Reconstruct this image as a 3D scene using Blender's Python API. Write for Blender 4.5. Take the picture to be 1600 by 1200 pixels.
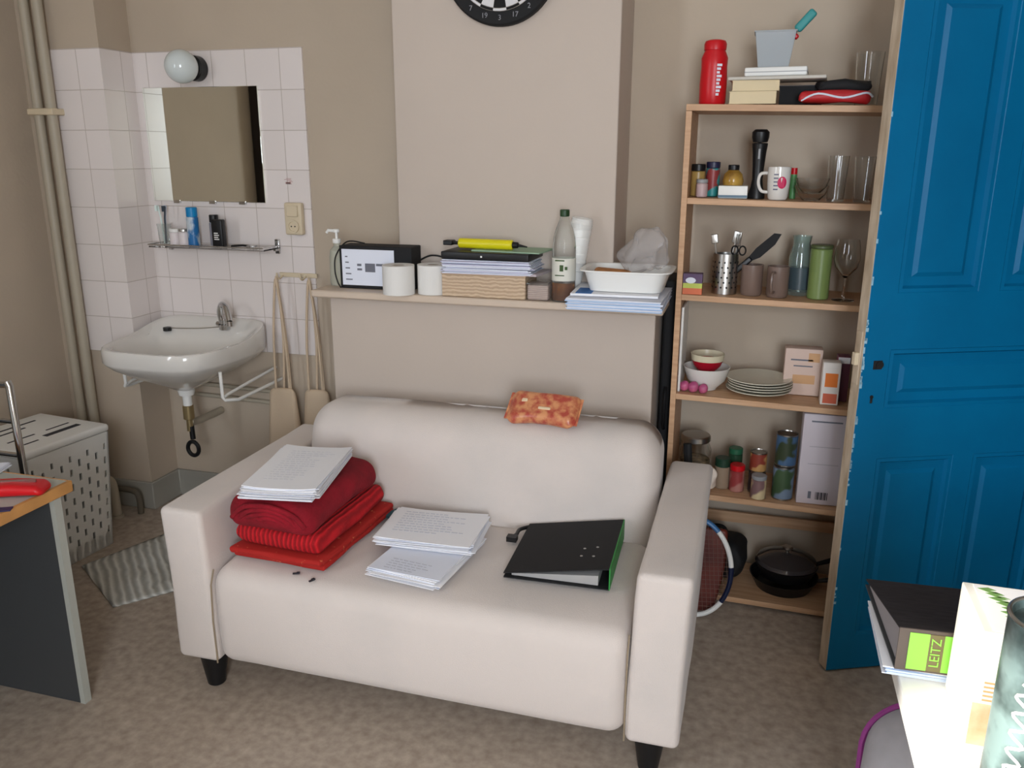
import bpy, bmesh, math, random
from mathutils import Vector, Matrix, noise
for o in list(bpy.data.objects): bpy.data.objects.remove(o)
S = bpy.context.scene
COL = S.collection
PI = math.pi
rnd = random.Random(7)

# ------------------------------------------------------------ camera
F, YAW, PITCH, ROLL, H = 1304.78, 0.2818, 0.2719, -0.0023, 1.5325
cd = bpy.data.cameras.new('camera'); cam = bpy.data.objects.new('camera', cd); COL.objects.link(cam)
cd.sensor_width = 36.0; cd.sensor_fit = 'HORIZONTAL'; cd.lens = F / 1600 * 36.0
cd.clip_start = 0.05
fw = Vector((-math.sin(YAW)*math.cos(PITCH), math.cos(YAW)*math.cos(PITCH), -math.sin(PITCH)))
ri = Vector((math.cos(YAW), math.sin(YAW), 0)); dn = fw.cross(ri)
c_, s_ = math.cos(ROLL), math.sin(ROLL)
X_ = c_*ri + s_*dn; D_ = -s_*ri + c_*dn
mw = Matrix((X_, -D_, -fw)).transposed().to_4x4(); mw.translation = Vector((0, 0, H))
cam.matrix_world = mw
S.camera = cam
# ------------------------------------------------------------ light and exposure
S.view_settings.view_transform = 'Standard'; S.view_settings.look = 'None'
S.view_settings.gamma = 1; S.view_settings.use_curve_mapping = False
S.view_settings.exposure = -0.04
w = bpy.data.worlds.new('world'); S.world = w; w.use_nodes = True
w.node_tree.nodes['Background'].inputs[0].default_value = (0.62, 0.74, 1.0, 1)
w.node_tree.nodes['Background'].inputs[1].default_value = 1.0
def area(name, loc, target, sx, sy, power, col):
    l = bpy.data.lights.new(name, 'AREA'); l.shape = 'RECTANGLE'; l.size = sx; l.size_y = sy
    l.energy = power; l.color = col
    o = bpy.data.objects.new(name, l); COL.objects.link(o); o.location = loc
    o.rotation_euler = (Vector(target) - Vector(loc)).to_track_quat('-Z', 'Y').to_euler()
    return o
WY = -2.00       # wall behind the camera
area('window_daylight', (0.62, WY + 0.03, 1.64), (0.0, 3.0, 1.00), 0.88, 1.42, 92, (0.86, 0.94, 1.03))
area('window_daylight', (-2.82, -0.90, 1.70), (0.2, 1.2, 0.9), 0.58, 1.36, 30, (0.86, 0.94, 1.03))
sl = bpy.data.lights.new('sun', 'SUN'); sl.energy = 9.0; sl.angle = math.radians(1.2); sl.color = (1.0, 0.95, 0.86)
so = bpy.data.objects.new('sun', sl); COL.objects.link(so)
so.rotation_euler = Vector((1.0, 0.6, -0.45)).to_track_quat('-Z', 'Y').to_euler()

# ------------------------------------------------------------ helpers
def lin(c):
    c = c/255.0
    return c/12.92 if c <= 0.04045 else ((c+0.055)/1.055)**2.4
def rgb(r, g, b): return (lin(r), lin(g), lin(b), 1)
MC = {}
def mat(name, col, rough=0.6, metal=0.0, var=0.0, scale=8.0, col2=None, bump=0.0, bscale=80.0, trans=0.0, ior=1.45,
        spec=0.5, sheen=0.0, coat=0.0, stretch=None, detail=4.0, alpha=1.0, contrast=None):
    if name in MC: return MC[name]
    m = bpy.data.materials.new(name); m.use_nodes = True; MC[name] = m
    nt = m.node_tree; b = nt.nodes['Principled BSDF']
    b.inputs['Base Color'].default_value = rgb(*col)
    b.inputs['Roughness'].default_value = rough; b.inputs['Metallic'].default_value = metal
    b.inputs['Specular IOR Level'].default_value = spec
    b.inputs['Transmission Weight'].default_value = trans; b.inputs['IOR'].default_value = ior
    b.inputs['Sheen Weight'].default_value = sheen; b.inputs['Coat Weight'].default_value = coat
    b.inputs['Alpha'].default_value = alpha
    tc = nt.nodes.new('ShaderNodeTexCoord'); mp = nt.nodes.new('ShaderNodeMapping')
    nt.links.new(tc.outputs['Object'], mp.inputs[0])
    if stretch: mp.inputs['Scale'].default_value = stretch
    n = nt.nodes.new('ShaderNodeTexNoise'); n.inputs['Scale'].default_value = scale; n.inputs['Detail'].default_value = detail
    nt.links.new(mp.outputs[0], n.inputs['Vector'])
    if var > 0 or col2:
        r = nt.nodes.new('ShaderNodeValToRGB')
        lo, hi = contrast or (0.35, 0.68)
        r.color_ramp.elements[0].position = lo; r.color_ramp.elements[1].position = hi
        c2 = col2 or tuple(max(0, x*(1-var)) for x in col)
        r.color_ramp.elements[0].color = rgb(*c2); r.color_ramp.elements[1].color = rgb(*col)
        nt.links.new(n.outputs['Fac'], r.inputs[0]); nt.links.new(r.outputs[0], b.inputs['Base Color'])
    if bump > 0:
        n2 = nt.nodes.new('ShaderNodeTexNoise'); n2.inputs['Scale'].default_value = bscale; n2.inputs['Detail'].default_value = 3
        nt.links.new(mp.outputs[0], n2.inputs['Vector'])
        bp = nt.nodes.new('ShaderNodeBump'); bp.inputs['Strength'].default_value = bump; bp.inputs['Distance'].default_value = 0.004
        nt.links.new(n2.outputs['Fac'], bp.inputs['Height']); nt.links.new(bp.outputs[0], b.inputs['Normal'])
    return m
def wave_mat(name, col, col2, scale, axis='Z', rough=0.7, bump=0.5, dist=1.0):
    m = mat(name, col, rough); nt = m.node_tree; b = nt.nodes['Principled BSDF']
    wv = nt.nodes.new('ShaderNodeTexWave'); wv.bands_direction = axis; wv.inputs['Scale'].default_value = scale
    wv.inputs['Distortion'].default_value = dist; wv.inputs['Detail'].default_value = 2
    tc = nt.nodes.new('ShaderNodeTexCoord'); nt.links.new(tc.outputs['Object'], wv.inputs['Vector'])
    mx = nt.nodes.new('ShaderNodeValToRGB'); mx.color_ramp.elements[0].color = rgb(*col2); mx.color_ramp.elements[1].color = rgb(*col)
    nt.links.new(wv.outputs['Fac'], mx.inputs[0]); nt.links.new(mx.outputs[0], b.inputs['Base Color'])
    bp = nt.nodes.new('ShaderNodeBump'); bp.inputs['Strength'].default_value = bump; bp.inputs['Distance'].default_value = 0.006
    nt.links.new(wv.outputs['Fac'], bp.inputs['Height']); nt.links.new(bp.outputs[0], b.inputs['Normal'])
    return m
def tile_mat(name):
    m = mat(name, (226, 218, 216), 0.22); nt = m.node_tree; b = nt.nodes['Principled BSDF']
    tc = nt.nodes.new('ShaderNodeTexCoord'); sp = nt.nodes.new('ShaderNodeSeparateXYZ'); nt.links.new(tc.outputs['Object'], sp.inputs[0])
    ad = nt.nodes.new('ShaderNodeMath'); ad.operation = 'SUBTRACT'          # x - y runs round the corner
    nt.links.new(sp.outputs[0], ad.inputs[0]); nt.links.new(sp.outputs[1], ad.inputs[1])
    cb = nt.nodes.new('ShaderNodeCombineXYZ'); nt.links.new(ad.outputs[0], cb.inputs[0]); nt.links.new(sp.outputs[2], cb.inputs[1])
    br = nt.nodes.new('ShaderNodeTexBrick'); br.offset = 0; br.squash = 1
    br.inputs['Scale'].default_value = 1; br.inputs['Brick Width'].default_value = 0.15; br.inputs['Row Height'].default_value = 0.15
    br.inputs['Mortar Size'].default_value = 0.0016; br.inputs['Mortar Smooth'].default_value = 0.3
    br.inputs['Color1'].default_value = rgb(232, 223, 220); br.inputs['Color2'].default_value = rgb(226, 217, 213); br.inputs['Mortar'].default_value = rgb(196, 184, 176)
    nt.links.new(cb.outputs[0], br.inputs['Vector']); nt.links.new(br.outputs['Color'], b.inputs['Base Color'])
    bp = nt.nodes.new('ShaderNodeBump'); bp.inputs['Strength'].default_value = 0.6; bp.inputs['Distance'].default_value = 0.002; bp.invert = True
    nt.links.new(br.outputs['Fac'], bp.inputs['Height']); nt.links.new(bp.outputs[0], b.inputs['Normal'])
    return m

def box(bm, x0, x1, y0, y1, z0, z1, M=None, mi=0):
    vs = [bm.verts.new((x, y, z)) for z in (z0, z1) for y in (y0, y1) for x in (x0, x1)]
    if M is not None:
        for v in vs: v.co = M @ v.co
    fs = [(0,2,3,1),(4,5,7,6),(0,1,5,4),(2,6,7,3),(0,4,6,2),(1,3,7,5)]
    out = []
    for f in fs:
        fc = bm.faces.new([vs[i] for i in f]); fc.material_index = mi; out.append(fc)
    return vs
def rbox(bm, c, size, r, n=6, M=None, fn=None, mi=0):
    """box with rounded edges; fn deforms the points"""
    hx, hy, hz = size[0]/2, size[1]/2, size[2]/2
    r = min(r, hx, hy, hz)
    def ax(h):
        core = h - r; k = max(1, min(14, int(core*2/0.05)))
        a = [-h + r*(1-math.cos(i/n*PI/2)) for i in range(n)]
        a += [-core + 2*core*i/k for i in range(k+1)]
        a += [h - r*(1-math.cos((n-1-i)/n*PI/2)) for i in range(n)]
        o = []
        for v in a:
            if not o or v - o[-1] > 1e-6: o.append(v)
        return o
    AX = [ax(hx), ax(hy), ax(hz)]; H3 = (hx, hy, hz); cache = {}
    def V(p):
        k = tuple(round(q, 6) for q in p)
        if k in cache: return cache[k]
        core = Vector([max(-(H3[i]-r), min(H3[i]-r, p[i])) for i in range(3)])
        d = Vector(p) - core
        q = core + (d.normalized()*r if d.length > 1e-9 else d)
        q = q + Vector(c)
        if fn: q = fn(q)
        if M is not None: q = M @ q
        v = bm.verts.new(q); cache[k] = v; return v
    for a in range(3):
        b, d = (a+1) % 3, (a+2) % 3
        for s in (-1, 1):
            for i in range(len(AX[b])-1):
                for j in range(len(AX[d])-1):
                    ps = []
                    for (u, v) in ((i, j), (i+1, j), (i+1, j+1), (i, j+1)):
                        p = [0, 0, 0]; p[a] = s*H3[a]; p[b] = AX[b][u]; p[d] = AX[d][v]; ps.append(V(p))
                    if s < 0: ps.reverse()
                    if len(set(ps)) >= 3:
                        try:
                            f = bm.faces.new(list(dict.fromkeys(ps))); f.material_index = mi
                        except ValueError: pass
def lathe(bm, prof, c=(0, 0, 0), n=28, M=None, mi=0, sx=1, sy=1):
    rings = []
    for (r, z) in prof:
        if r < 1e-6: ring = [bm.verts.new((c[0], c[1], c[2]+z))]
        else: ring = [bm.verts.new((c[0]+r*sx*math.cos(2*PI*i/n), c[1]+r*sy*math.sin(2*PI*i/n), c[2]+z)) for i in range(n)]
        rings.append(ring)
    if M is not None:
        for ring in rings:
            for v in ring: v.co = M @ v.co
    for a, b in zip(rings, rings[1:]):
        for i in range(n):
            j = (i+1) % n
            if len(a) == 1 and len(b) == 1: continue
            if len(a) == 1: f = bm.faces.new((a[0], b[i], b[j]))
            elif len(b) == 1: f = bm.faces.new((a[i], b[0], a[j]))
            else: f = bm.faces.new((a[i], b[i], b[j], a[j]))
            f.material_index = mi
    for ring, rev in ((rings[0], 0), (rings[-1], 1)):
        if len(ring) > 1 and ring_open_caps: bm.faces.new(ring if rev else ring[::-1])
ring_open_caps = False
def cyl(bm, r, z0, z1, c=(0, 0, 0), n=28, r2=None, M=None, bev=0.0, mi=0):
    r2 = r if r2 is None else r2
    if bev: prof = [(0, z0), (r-bev, z0), (r, z0+bev), (r2, z1-bev), (r2-bev, z1), (0, z1)]
    else: prof = [(0, z0), (r, z0), (r2, z1), (0, z1)]
    lathe(bm, prof, c, n, M, mi)
def vessel(bm, r0, r1, h, t=0.003, c=(0, 0, 0), n=28, base=0.004, mi=0):
    lathe(bm, [(0, 0), (r0, 0), (r1, h), (r1-t, h), (max(0.001, r0-t), base), (0, base)], c, n, mi=mi)
def tube(bm, pts, r, n=10, closed=False, mi=0):
    pts = [Vector(p) for p in pts]; rings = []; N = len(pts); up = None
    for i, p in enumerate(pts):
        if closed: d = pts[(i+1) % N] - pts[i-1]
        else: d = pts[min(i+1, N-1)] - pts[max(i-1, 0)]
        d.normalize()
        if up is None:
            up = Vector((0, 0, 1)) if abs(d.z) < 0.9 else Vector((1, 0, 0))
        a = d.cross(up)
        if a.length < 1e-5: a = d.orthogonal()
        a.normalize(); b = a.cross(d).normalized(); up = b
        rr = r[i] if isinstance(r, (list, tuple)) else r
        rings.append([bm.verts.new(p + a*rr*math.cos(2*PI*k/n) + b*rr*math.sin(2*PI*k/n)) for k in range(n)])
    L = N if closed else N-1
    for i in range(L):
        A, B = rings[i], rings[(i+1) % N]
        for k in range(n):
            f = bm.faces.new((A[k], A[(k+1) % n], B[(k+1) % n], B[k])); f.material_index = mi
    if not closed:
        bm.faces.new(rings[0][::-1]).material_index = mi; bm.faces.new(rings[-1]).material_index = mi
def smoothpts(pts, k=6):
    P = [Vector(p) for p in pts]; out = []
    for i in range(len(P)-1):
        p0 = P[max(i-1, 0)]; p1 = P[i]; p2 = P[i+1]; p3 = P[min(i+2, len(P)-1)]
        for j in range(k):
            t = j/k
            out.append(0.5*((2*p1)+(-p0+p2)*t+(2*p0-5*p1+4*p2-p3)*t*t+(-p0+3*p1-3*p2+p3)*t**3))
    out.append(P[-1]); return out
def prism(bm, poly, z0, z1, M=None, mi=0):
    a = [bm.verts.new((x, y, z0)) for x, y in poly]; b = [bm.verts.new((x, y, z1)) for x, y in poly]
    if M is not None:
        for v in a+b: v.co = M @ v.co
    n = len(poly)
    bm.faces.new(a[::-1]).material_index = mi; bm.faces.new(b).material_index = mi
    for i in range(n): bm.faces.new((a[i], a[(i+1) % n], b[(i+1) % n], b[i])).material_index = mi
def ob(name, bm, m, parent=None, smooth=35, bevel=0.0, loc=None, rotz=None, sub=0, seg=2):
    bmesh.ops.recalc_face_normals(bm, faces=bm.faces)
    me = bpy.data.meshes.new(name); bm.to_mesh(me); bm.free()
    for x in (m if isinstance(m, (list, tuple)) else [m]): me.materials.append(x)
    if smooth:
        me.shade_smooth()
        if smooth < 180: me.set_sharp_from_angle(angle=math.radians(smooth))
    o = bpy.data.objects.new(name, me); COL.objects.link(o)
    if parent: o.parent = parent
    if loc: o.location = loc
    if rotz is not None: o.rotation_euler = (0, 0, rotz)
    if bevel:
        md = o.modifiers.new('bevel', 'BEVEL'); md.width = bevel; md.segments = seg; md.limit_method = 'ANGLE'; md.angle_limit = math.radians(40)
    if sub:
        md = o.modifiers.new('sub', 'SUBSURF'); md.levels = sub; md.render_levels = sub
    return o
def tag(o, label=None, cat=None, group=None, kind=None):
    if label: o['label'] = label
    if cat: o['category'] = cat
    if group: o['group'] = group
    if kind: o['kind'] = kind
    return o
def thing(name, label, cat, loc=(0, 0, 0), rotz=0.0, group=None):
    o = bpy.data.objects.new(name, None); COL.objects.link(o); o.location = loc; o.rotation_euler = (0, 0, rotz)
    o.empty_display_size = 0.05
    return tag(o, label, cat, group)
def struct(name, bm, m, parent=None, **k):
    o = ob(name, bm, m, parent, **k)
    if not parent: o['kind'] = 'structure'
    return o
def B(): return bmesh.new()
def copy_tree(o, label=None, loc=None, rotz=None, parent=None):
    c = o.copy(); COL.objects.link(c)
    if parent: c.parent = parent
    if label: c['label'] = label
    if loc: c.location = loc
    if rotz is not None: c.rotation_euler = (0, 0, rotz)
    for ch in list(o.children): copy_tree(ch, parent=c)
    return c
def text_bm(body, size, extr=0.0004, M=None, bm=None):
    cu = bpy.data.curves.new('lettering', 'FONT'); cu.body = body; cu.size = size; cu.extrude = extr
    cu.align_x = 'CENTER'; cu.align_y = 'CENTER'; cu.resolution_u = 3
    t = bpy.data.objects.new('lettering', cu); COL.objects.link(t)
    bpy.context.view_layer.update()
    dg = bpy.context.evaluated_depsgraph_get(); me = bpy.data.meshes.new_from_object(t.evaluated_get(dg))
    if M is not None: me.transform(M)
    bm = bm or B(); bm.from_mesh(me)
    bpy.data.objects.remove(t); bpy.data.curves.remove(cu); bpy.data.meshes.remove(me)
    return bm
def T(x, y, z): return Matrix.Translation((x, y, z))
def R(a, ax): return Matrix.Rotation(a, 4, ax)

# ------------------------------------------------------------ materials
M_khaki = mat('khaki wall paint', (195, 179, 160), 0.85, var=0.05, scale=1.5, bump=0.15, bscale=60)
M_breast = mat('pale beige wall paint', (202, 188, 176), 0.85, var=0.04, scale=1.2, bump=0.1, bscale=60)
M_ceil = mat('ceiling paint', (235, 230, 222), 0.9)
M_floor = mat('mottled vinyl floor', (190, 176, 161), 0.6, col2=(150, 134, 119), scale=34, bump=0.08, bscale=200, detail=15, contrast=(0.24, 0.76))
M_tile = tile_mat('white wall tiles')
M_base = mat('grey green skirting paint', (160, 156, 146), 0.5, var=0.06, scale=5)
M_mantel = mat('beige gloss paint', (206, 188, 170), 0.45)
M_sofa = mat('cream cotton cover', (216, 205, 198), 0.9, col2=(207, 198, 192), scale=3.2, bump=0.25, bscale=400, sheen=0.2, contrast=(0.30, 0.55))
M_black = mat('black plastic', (18, 18, 20), 0.4)
M_blackm = mat('matte black', (22, 22, 24), 0.75)
M_wood = mat('beech effect board', (208, 168, 132), 0.5, col2=(188, 146, 110), scale=6, stretch=(1, 12, 12))
M_blue = mat('blue gloss paint', (2, 108, 156), 0.42, col2=(2, 99, 145), scale=3, bump=0.05, bscale=25, spec=0.2)
M_edge = mat('bare worn wood edge', (208, 192, 170), 0.7, col2=(176, 156, 132), scale=14, stretch=(3, 3, 0.6))
M_white = mat('white plastic', (235, 234, 230), 0.4)
M_ceramic = mat('white ceramic', (226, 222, 216), 0.12, coat=0.5)
M_chrome = mat('chrome', (200, 200, 200), 0.15, metal=1)
M_steel = mat('brushed steel', (190, 188, 184), 0.3, metal=1)
M_glass = mat('clear glass', (250, 252, 252), 0.02, trans=1.0, ior=1.45)
M_plasticclear = mat('clear plastic', (245, 248, 246), 0.08, trans=0.95, ior=1.2)
M_mirror = mat('mirror silver', (236, 238, 230), 0.02, metal=1)
M_paper = mat('white paper', (240, 240, 244), 0.8)
M_paperb = mat('white paper cool', (226, 230, 242), 0.8)
M_ink = mat('grey ink', (110, 112, 122), 0.8)
M_inkd = mat('dark ink', (50, 50, 56), 0.8)
M_redd = mat('dark red fleece', (150, 14, 34), 0.95, col2=(118, 8, 24), scale=14, bump=0.5, bscale=160)
M_redb = wave_mat('bright red knit', (205, 22, 34), (150, 10, 20), 22, 'X', 0.9, 0.8, 1.5)
M_redf = mat('rust red floral cotton', (170, 30, 24), 0.85, col2=(215, 120, 80), scale=60, contrast=(0.30, 0.36))
M_redp = mat('red plastic', (200, 16, 28), 0.35)
M_teal = mat('teal card', (44, 92, 100), 0.5)
M_green = mat('green card', (40, 140, 60), 0.5)
M_lime = mat('lime paper label', (150, 222, 84), 0.55)
M_yel = mat('yellow plastic', (226, 214, 24), 0.35)
M_beigec = mat('natural cotton', (206, 184, 158), 0.9, bump=0.3, bscale=300)
M_cork = wave_mat('layered card', (212, 188, 160), (184, 158, 132), 26, 'Z', 0.8, 0.3, 5)
M_deskg = mat('charcoal laminate', (66, 68, 70), 0.5)
M_deskt = mat('light grey laminate', (176, 178, 170), 0.4)
M_deske = mat('orange wood edging', (206, 150, 88), 0.5, var=0.1, scale=10)
M_cream = mat('cream plastic', (214, 198, 170), 0.45)
M_brass = mat('brass', (170, 150, 110), 0.35, metal=0.7)
M_pipe = mat('painted pipe', (176, 166, 148), 0.45)
M_brown = mat('brown stoneware', (120, 100, 90), 0.35)
M_grey = mat('grey plastic', (150, 150, 152), 0.5)
M_oil = mat('amber oil', (150, 84, 20), 0.05, trans=0.6)
M_wicker = wave_mat('white woven rug', (218, 216, 208), (168, 166, 158), 14, 'DIAGONAL', 0.95, 1.0, 2)

# ------------------------------------------------------------ room shell
XL, XR, YB, ZC = -2.85, 1.12, 3.03, 2.70
bm = B(); box(bm, XL-.1, 2.3, WY-.1, YB+.1, -.1, 0); struct('floor', bm, M_floor)
bm = B(); box(bm, XL-.1, 2.3, WY-.1, YB+.1, ZC, ZC+.1); struct('ceiling', bm, M_ceil)
bm = B(); box(bm, XL-.1, XR+.1, YB, YB+.1, 0, ZC); struct('wall_back', bm, M_khaki)
bm = B(); V2 = (-1.20, -.60, 1.0, 2.42)      # left wall with a window opening beside the camera
box(bm, XL-.1, XL, WY, V2[0], 0, ZC); box(bm, XL-.1, XL, V2[1], YB, 0, ZC); box(bm, XL-.1, XL, V2[0], V2[1], 0, V2[2]); box(bm, XL-.1, XL, V2[0], V2[1], V2[3], ZC)
struct('wall_left', bm, M_khaki)
bm = B()                                     # right wall with the doorway
box(bm, XR, XR+.1, WY, 1.98, 0, ZC); box(bm, XR, XR+.1, 2.72, YB, 0, ZC); box(bm, XR, XR+.1, 1.98, 2.72, 2.05, ZC)
struct('wall_right', bm, M_khaki)
bm = B()                                     # corridor behind the doorway
box(bm, 2.2, 2.3, 1.0, YB, 0, ZC); box(bm, XR+.1, 2.3, YB, YB+.1, 0, ZC); box(bm, XR+.1, 2.3, 0.9, 1.0, 0, ZC)
struct('wall_corridor', bm, M_khaki)
bm = B()                                     # wall behind the camera, two window openings
W1 = (0.165, 1.08, 0.90, 2.375); W2 = (-1.20, -.60, 1.0, 2.42)
t0, t1 = WY-.1, WY
box(bm, XL-.1, W1[0], t0, t1, 0, ZC); box(bm, W1[1], 2.3, t0, t1, 0, ZC)
for W in (W1,): box(bm, W[0], W[1], t0, t1, 0, W[2]); box(bm, W[0], W[1], t0, t1, W[3], ZC)
struct('wall_front', bm, M_khaki)
for i, W in enumerate((W1, W2)):
    bm = B(); s = .02
    box(bm, W[0], W[0]+s, .03, .08, W[2], W[3]); box(bm, W[1]-s, W[1], .03, .08, W[2], W[3])
    box(bm, W[0]+s, W[1]-s, .03, .08, W[2], W[2]+s); box(bm, W[0]+s, W[1]-s, .03, .08, W[3]-s, W[3])
    for v in bm.verts: v.co = Vector((v.co.x, t0+v.co.y, v.co.z)) if i == 0 else Vector((XL-.1+v.co.y, v.co.x, v.co.z))
    struct('window_%d' % (i+1), bm, M_white)
# boxed duct in the left corner, chimney breast, mantel base
YD, XD = 2.852, -2.478
bm = B(); box(bm, XL, XD, YD, YB, 0, ZC); struct('wall_duct', bm, M_khaki)
bm = B(); box(bm, -1.222, -.452, 2.77, YB, 1.05, ZC); struct('wall_chimney', bm, M_breast, bevel=.004)
bm = B(); box(bm, -1.452, -.292, 2.665, YB, 0, 1.05); struct('wall_chimney_base', bm, M_breast, bevel=.004)
# tiles (8 mm thick slab folded round the duct)
Z1, Z0, e = 1.911, .709, .008
bm = B()
prism(bm, [(-2.705, YD), (-2.705, YD-e), (XD+e, YD-e), (XD+e, YB-e), (-1.706, YB-e), (-1.706, YB), (XD, YB), (XD, YD)], Z0, Z1)
o = struct('wall_tiles', bm, M_tile)
o.data.transform(T(1.706-YB+.0, 0, -Z0)); o.location = (-1.706+YB, 0, Z0)
bm = B()
prism(bm, [(XL, YD), (XL, YD-.014), (XD+.014, YD-.014), (XD+.014, YB-.014), (-1.452, YB-.014), (-1.452, YB), (XD, YB), (XD, YD)], 0, .125)
struct('baseboard_back', bm, M_base, bevel=.004)
bm = B(); box(bm, XL, XL+.014, WY, YD-.014, 0, .125); struct('baseboard_left', bm, M_base, bevel=.004)
bm = B(); box(bm, XR-.014, XR, WY, 1.92, 0, .125); struct('baseboard_right', bm, M_base, bevel=.004)
bm = B()                                     # door frame
box(bm, XR-.02, XR+.12, 1.92, 1.98, 0, 2.11); box(bm, XR-.02, XR+.12, 2.72, 2.78, 0, 2.11); box(bm, XR-.02, XR+.12, 1.98, 2.72, 2.05, 2.11)
struct('trim_1', bm, M_edge, bevel=.004)

# mantel shelf
bm = B(); prism(bm, [(-1.490, 2.60), (-.262, 2.60), (-.262, 2.79), (-.300, 2.79), (-.300, YB-.002), (-.450, YB-.002), (-.450, 2.768), (-1.224, 2.768), (-1.224, YB-.002), (-1.490, YB-.002)], 1.036, 1.062)
o = struct('mantel_shelf', bm, M_mantel, bevel=.006); del o['kind']
tag(o, 'long pale beige painted mantel shelf running across the chimney breast above the sofa', 'shelf')

# ------------------------------------------------------------ blue door
DA = 0.42; DP = (0.304, 2.402)
door = thing('door_1', None, None, (DP[0], DP[1], 0), DA); door['kind'] = 'structure'
DW, DH, DT = .715, 2.03, .046
panels = [(.082, .315, .125, .690), (.382, .620, .125, .690), (.082, .620, .842, 1.008), (.082, .315, 1.168, 1.930), (.382, .620, 1.168, 1.930)]
bm = B()
xs = sorted({0, DW} | {p[0] for p in panels} | {p[1] for p in panels}); zs = sorted({.006, DH} | {p[2] for p in panels} | {p[3] for p in panels})
for i in range(len(xs)-1):
    for j in range(len(zs)-1):
        cx, cz = (xs[i]+xs[i+1])/2, (zs[j]+zs[j+1])/2
        if any(p[0] < cx < p[1] and p[2] < cz < p[3] for p in panels): continue
        box(bm, xs[i], xs[i+1], 0, DT, zs[j], zs[j+1])
bmesh.ops.remove_doubles(bm, verts=bm.verts, dist=1e-5)
# drop inner duplicate faces
seen = {}
for f in bm.faces: seen.setdefault(tuple(round(x, 4) for x in f.calc_center_median()), []).append(f)
bmesh.ops.delete(bm, geom=[f for l in seen.values() if len(l) > 1 for f in l], context='FACES')
for f in bm.faces:
    if f.calc_center_median().x < 1e-4: f.material_index = 1
ob('door_frame_boards', bm, [M_blue, M_edge], door, bevel=.0025)
for p in panels:
    bm = B(); x0, x1, z0, z1 = p
    rings = []
    for d, y in ((0, .002), (.010, .001), (.016, .012), (.040, .014), (.052, .007)):
        rings.append([bm.verts.new(q) for q in ((x0+d, y, z0+d), (x1-d, y, z0+d), (x1-d, y, z1-d), (x0+d, y, z1-d))])
    for a, b in zip(rings, rings[1:]):
        for k in range(4): bm.faces.new((a[k], a[(k+1) % 4], b[(k+1) % 4], b[k]))
    bm.faces.new(rings[-1])
    box(bm, x0, x1, .020, .034, z0, z1)
    ob('door_panel', bm, M_blue, door, smooth=20)
bm = B(); cyl(bm, .011, 0, .004, M=T(.052, 0, .968) @ R(PI/2, 'X')); box(bm, .034, .060, -.001, .0, .955, .980)
o = ob('lock_hole', bm, M_blackm, door)
bm = B(); cyl(bm, .005, 0, .002, M=T(.040, 0, .876) @ R(PI/2, 'X')); box(bm, .037, .043, -.002, 0, .858, .876); ob('keyhole', bm, M_blackm, door)
bm = B(); box(bm, -.003, 0, .010, .036, .91, 1.06, mi=1); box(bm, -.014, 0, .014, .030, .965, 1.0)
ob('latch_plate', bm, [M_cream, M_edge], door, bevel=.001)
bm = B()                                     # worn paint chips along the free edge
for k in range(46):
    z = rnd.uniform(.15, 1.95) if k < 14 else rnd.uniform(.6, 1.15); s = rnd.uniform(.003, .008)
    box(bm, 0, s, -.0006, .001, z, z+rnd.uniform(.004, .018))
o = ob('paint_chip', bm, mat('chipped primer', (150, 190, 210), 0.6), door, smooth=0); o['kind'] = 'stuff'

# ------------------------------------------------------------ washing corner
def pipe_thing(x, label):
    t = thing('heating_pipe', label, 'pipe', (x, 2.81, 0), group='heating pipes in the left corner')
    bm = B(); cyl(bm, .019, .0, ZC-.002, n=20); ob('pipe', bm, M_pipe, t)
    return t
p1 = pipe_thing(-2.765, 'beige painted vertical pipe in the left corner, the one nearer the left wall')
p2 = pipe_thing(-2.700, 'beige painted vertical pipe in the left corner, the one beside the tiles')
bm = B(); box(bm, -2.795, -2.672, 2.782, 2.852-.001, 1.665, 1.69); o = ob('pipe_clamp', bm, M_cream, bevel=.004)
tag(o, 'beige clamp bracket holding the two vertical pipes together', 'clamp')
bm = B(); tube(bm, smoothpts([(-2.78, 2.74, .17), (-2.68, 2.74, .172), (-2.60, 2.735, .165), (-2.575, 2.73, .13), (-2.572, 2.73, 0)], 5), .020, 14)
for z in (.03,): cyl(bm, .027, 0, .012, (-2.572, 2.73, 0))
o = ob('elbow_pipe', bm, M_pipe); tag(o, 'short beige pipe bending down into the floor behind the laundry basket', 'pipe')
bm = B(); tube(bm, smoothpts([(-2.84, 2.80, .10), (-2.62, 2.80, .10), (-2.52, 2.79, .10), (-2.50, 2.79, .07), (-2.50, 2.79, 0)], 5), .013, 12)
o = ob('elbow_pipe', bm, mat('dark old pipe', (96, 88, 76), 0.5)); tag(o, 'thin dark pipe low along the skirting under the tiled corner', 'pipe')

# mirror
t = thing('wall_mirror', 'square frameless mirror fixed on the white tiles above the washbasin', 'mirror', (-2.17, YB-e, 1.33))
bm = B(); box(bm, -.262, .266, -.009, 0, 0, .445); ob('mirror_glass', bm, M_mirror, t, bevel=.0015)
for x in (-.15, .02, .16):
    bm = B(); box(bm, x-.014, x+.014, -.013, 0, -.008, .004); ob('clip', bm, M_chrome, t)
# globe lamp
t = thing('wall_lamp', 'white glass globe wall lamp on a round black base above the mirror', 'lamp', (-2.165, YB-e, 1.842))
bm = B(); cyl(bm, .048, 0, .050, M=R(PI/2, 'X'), bev=.006); ob('lamp_base', bm, M_black, t)
bm = B(); bmesh.ops.create_uvsphere(bm, u_segments=32, v_segments=18, radius=.062, matrix=T(0, -.105, 0)); ob('globe', bm, mat('opal glass', (214, 222, 222), 0.12, coat=0.6), t, smooth=180)
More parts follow.
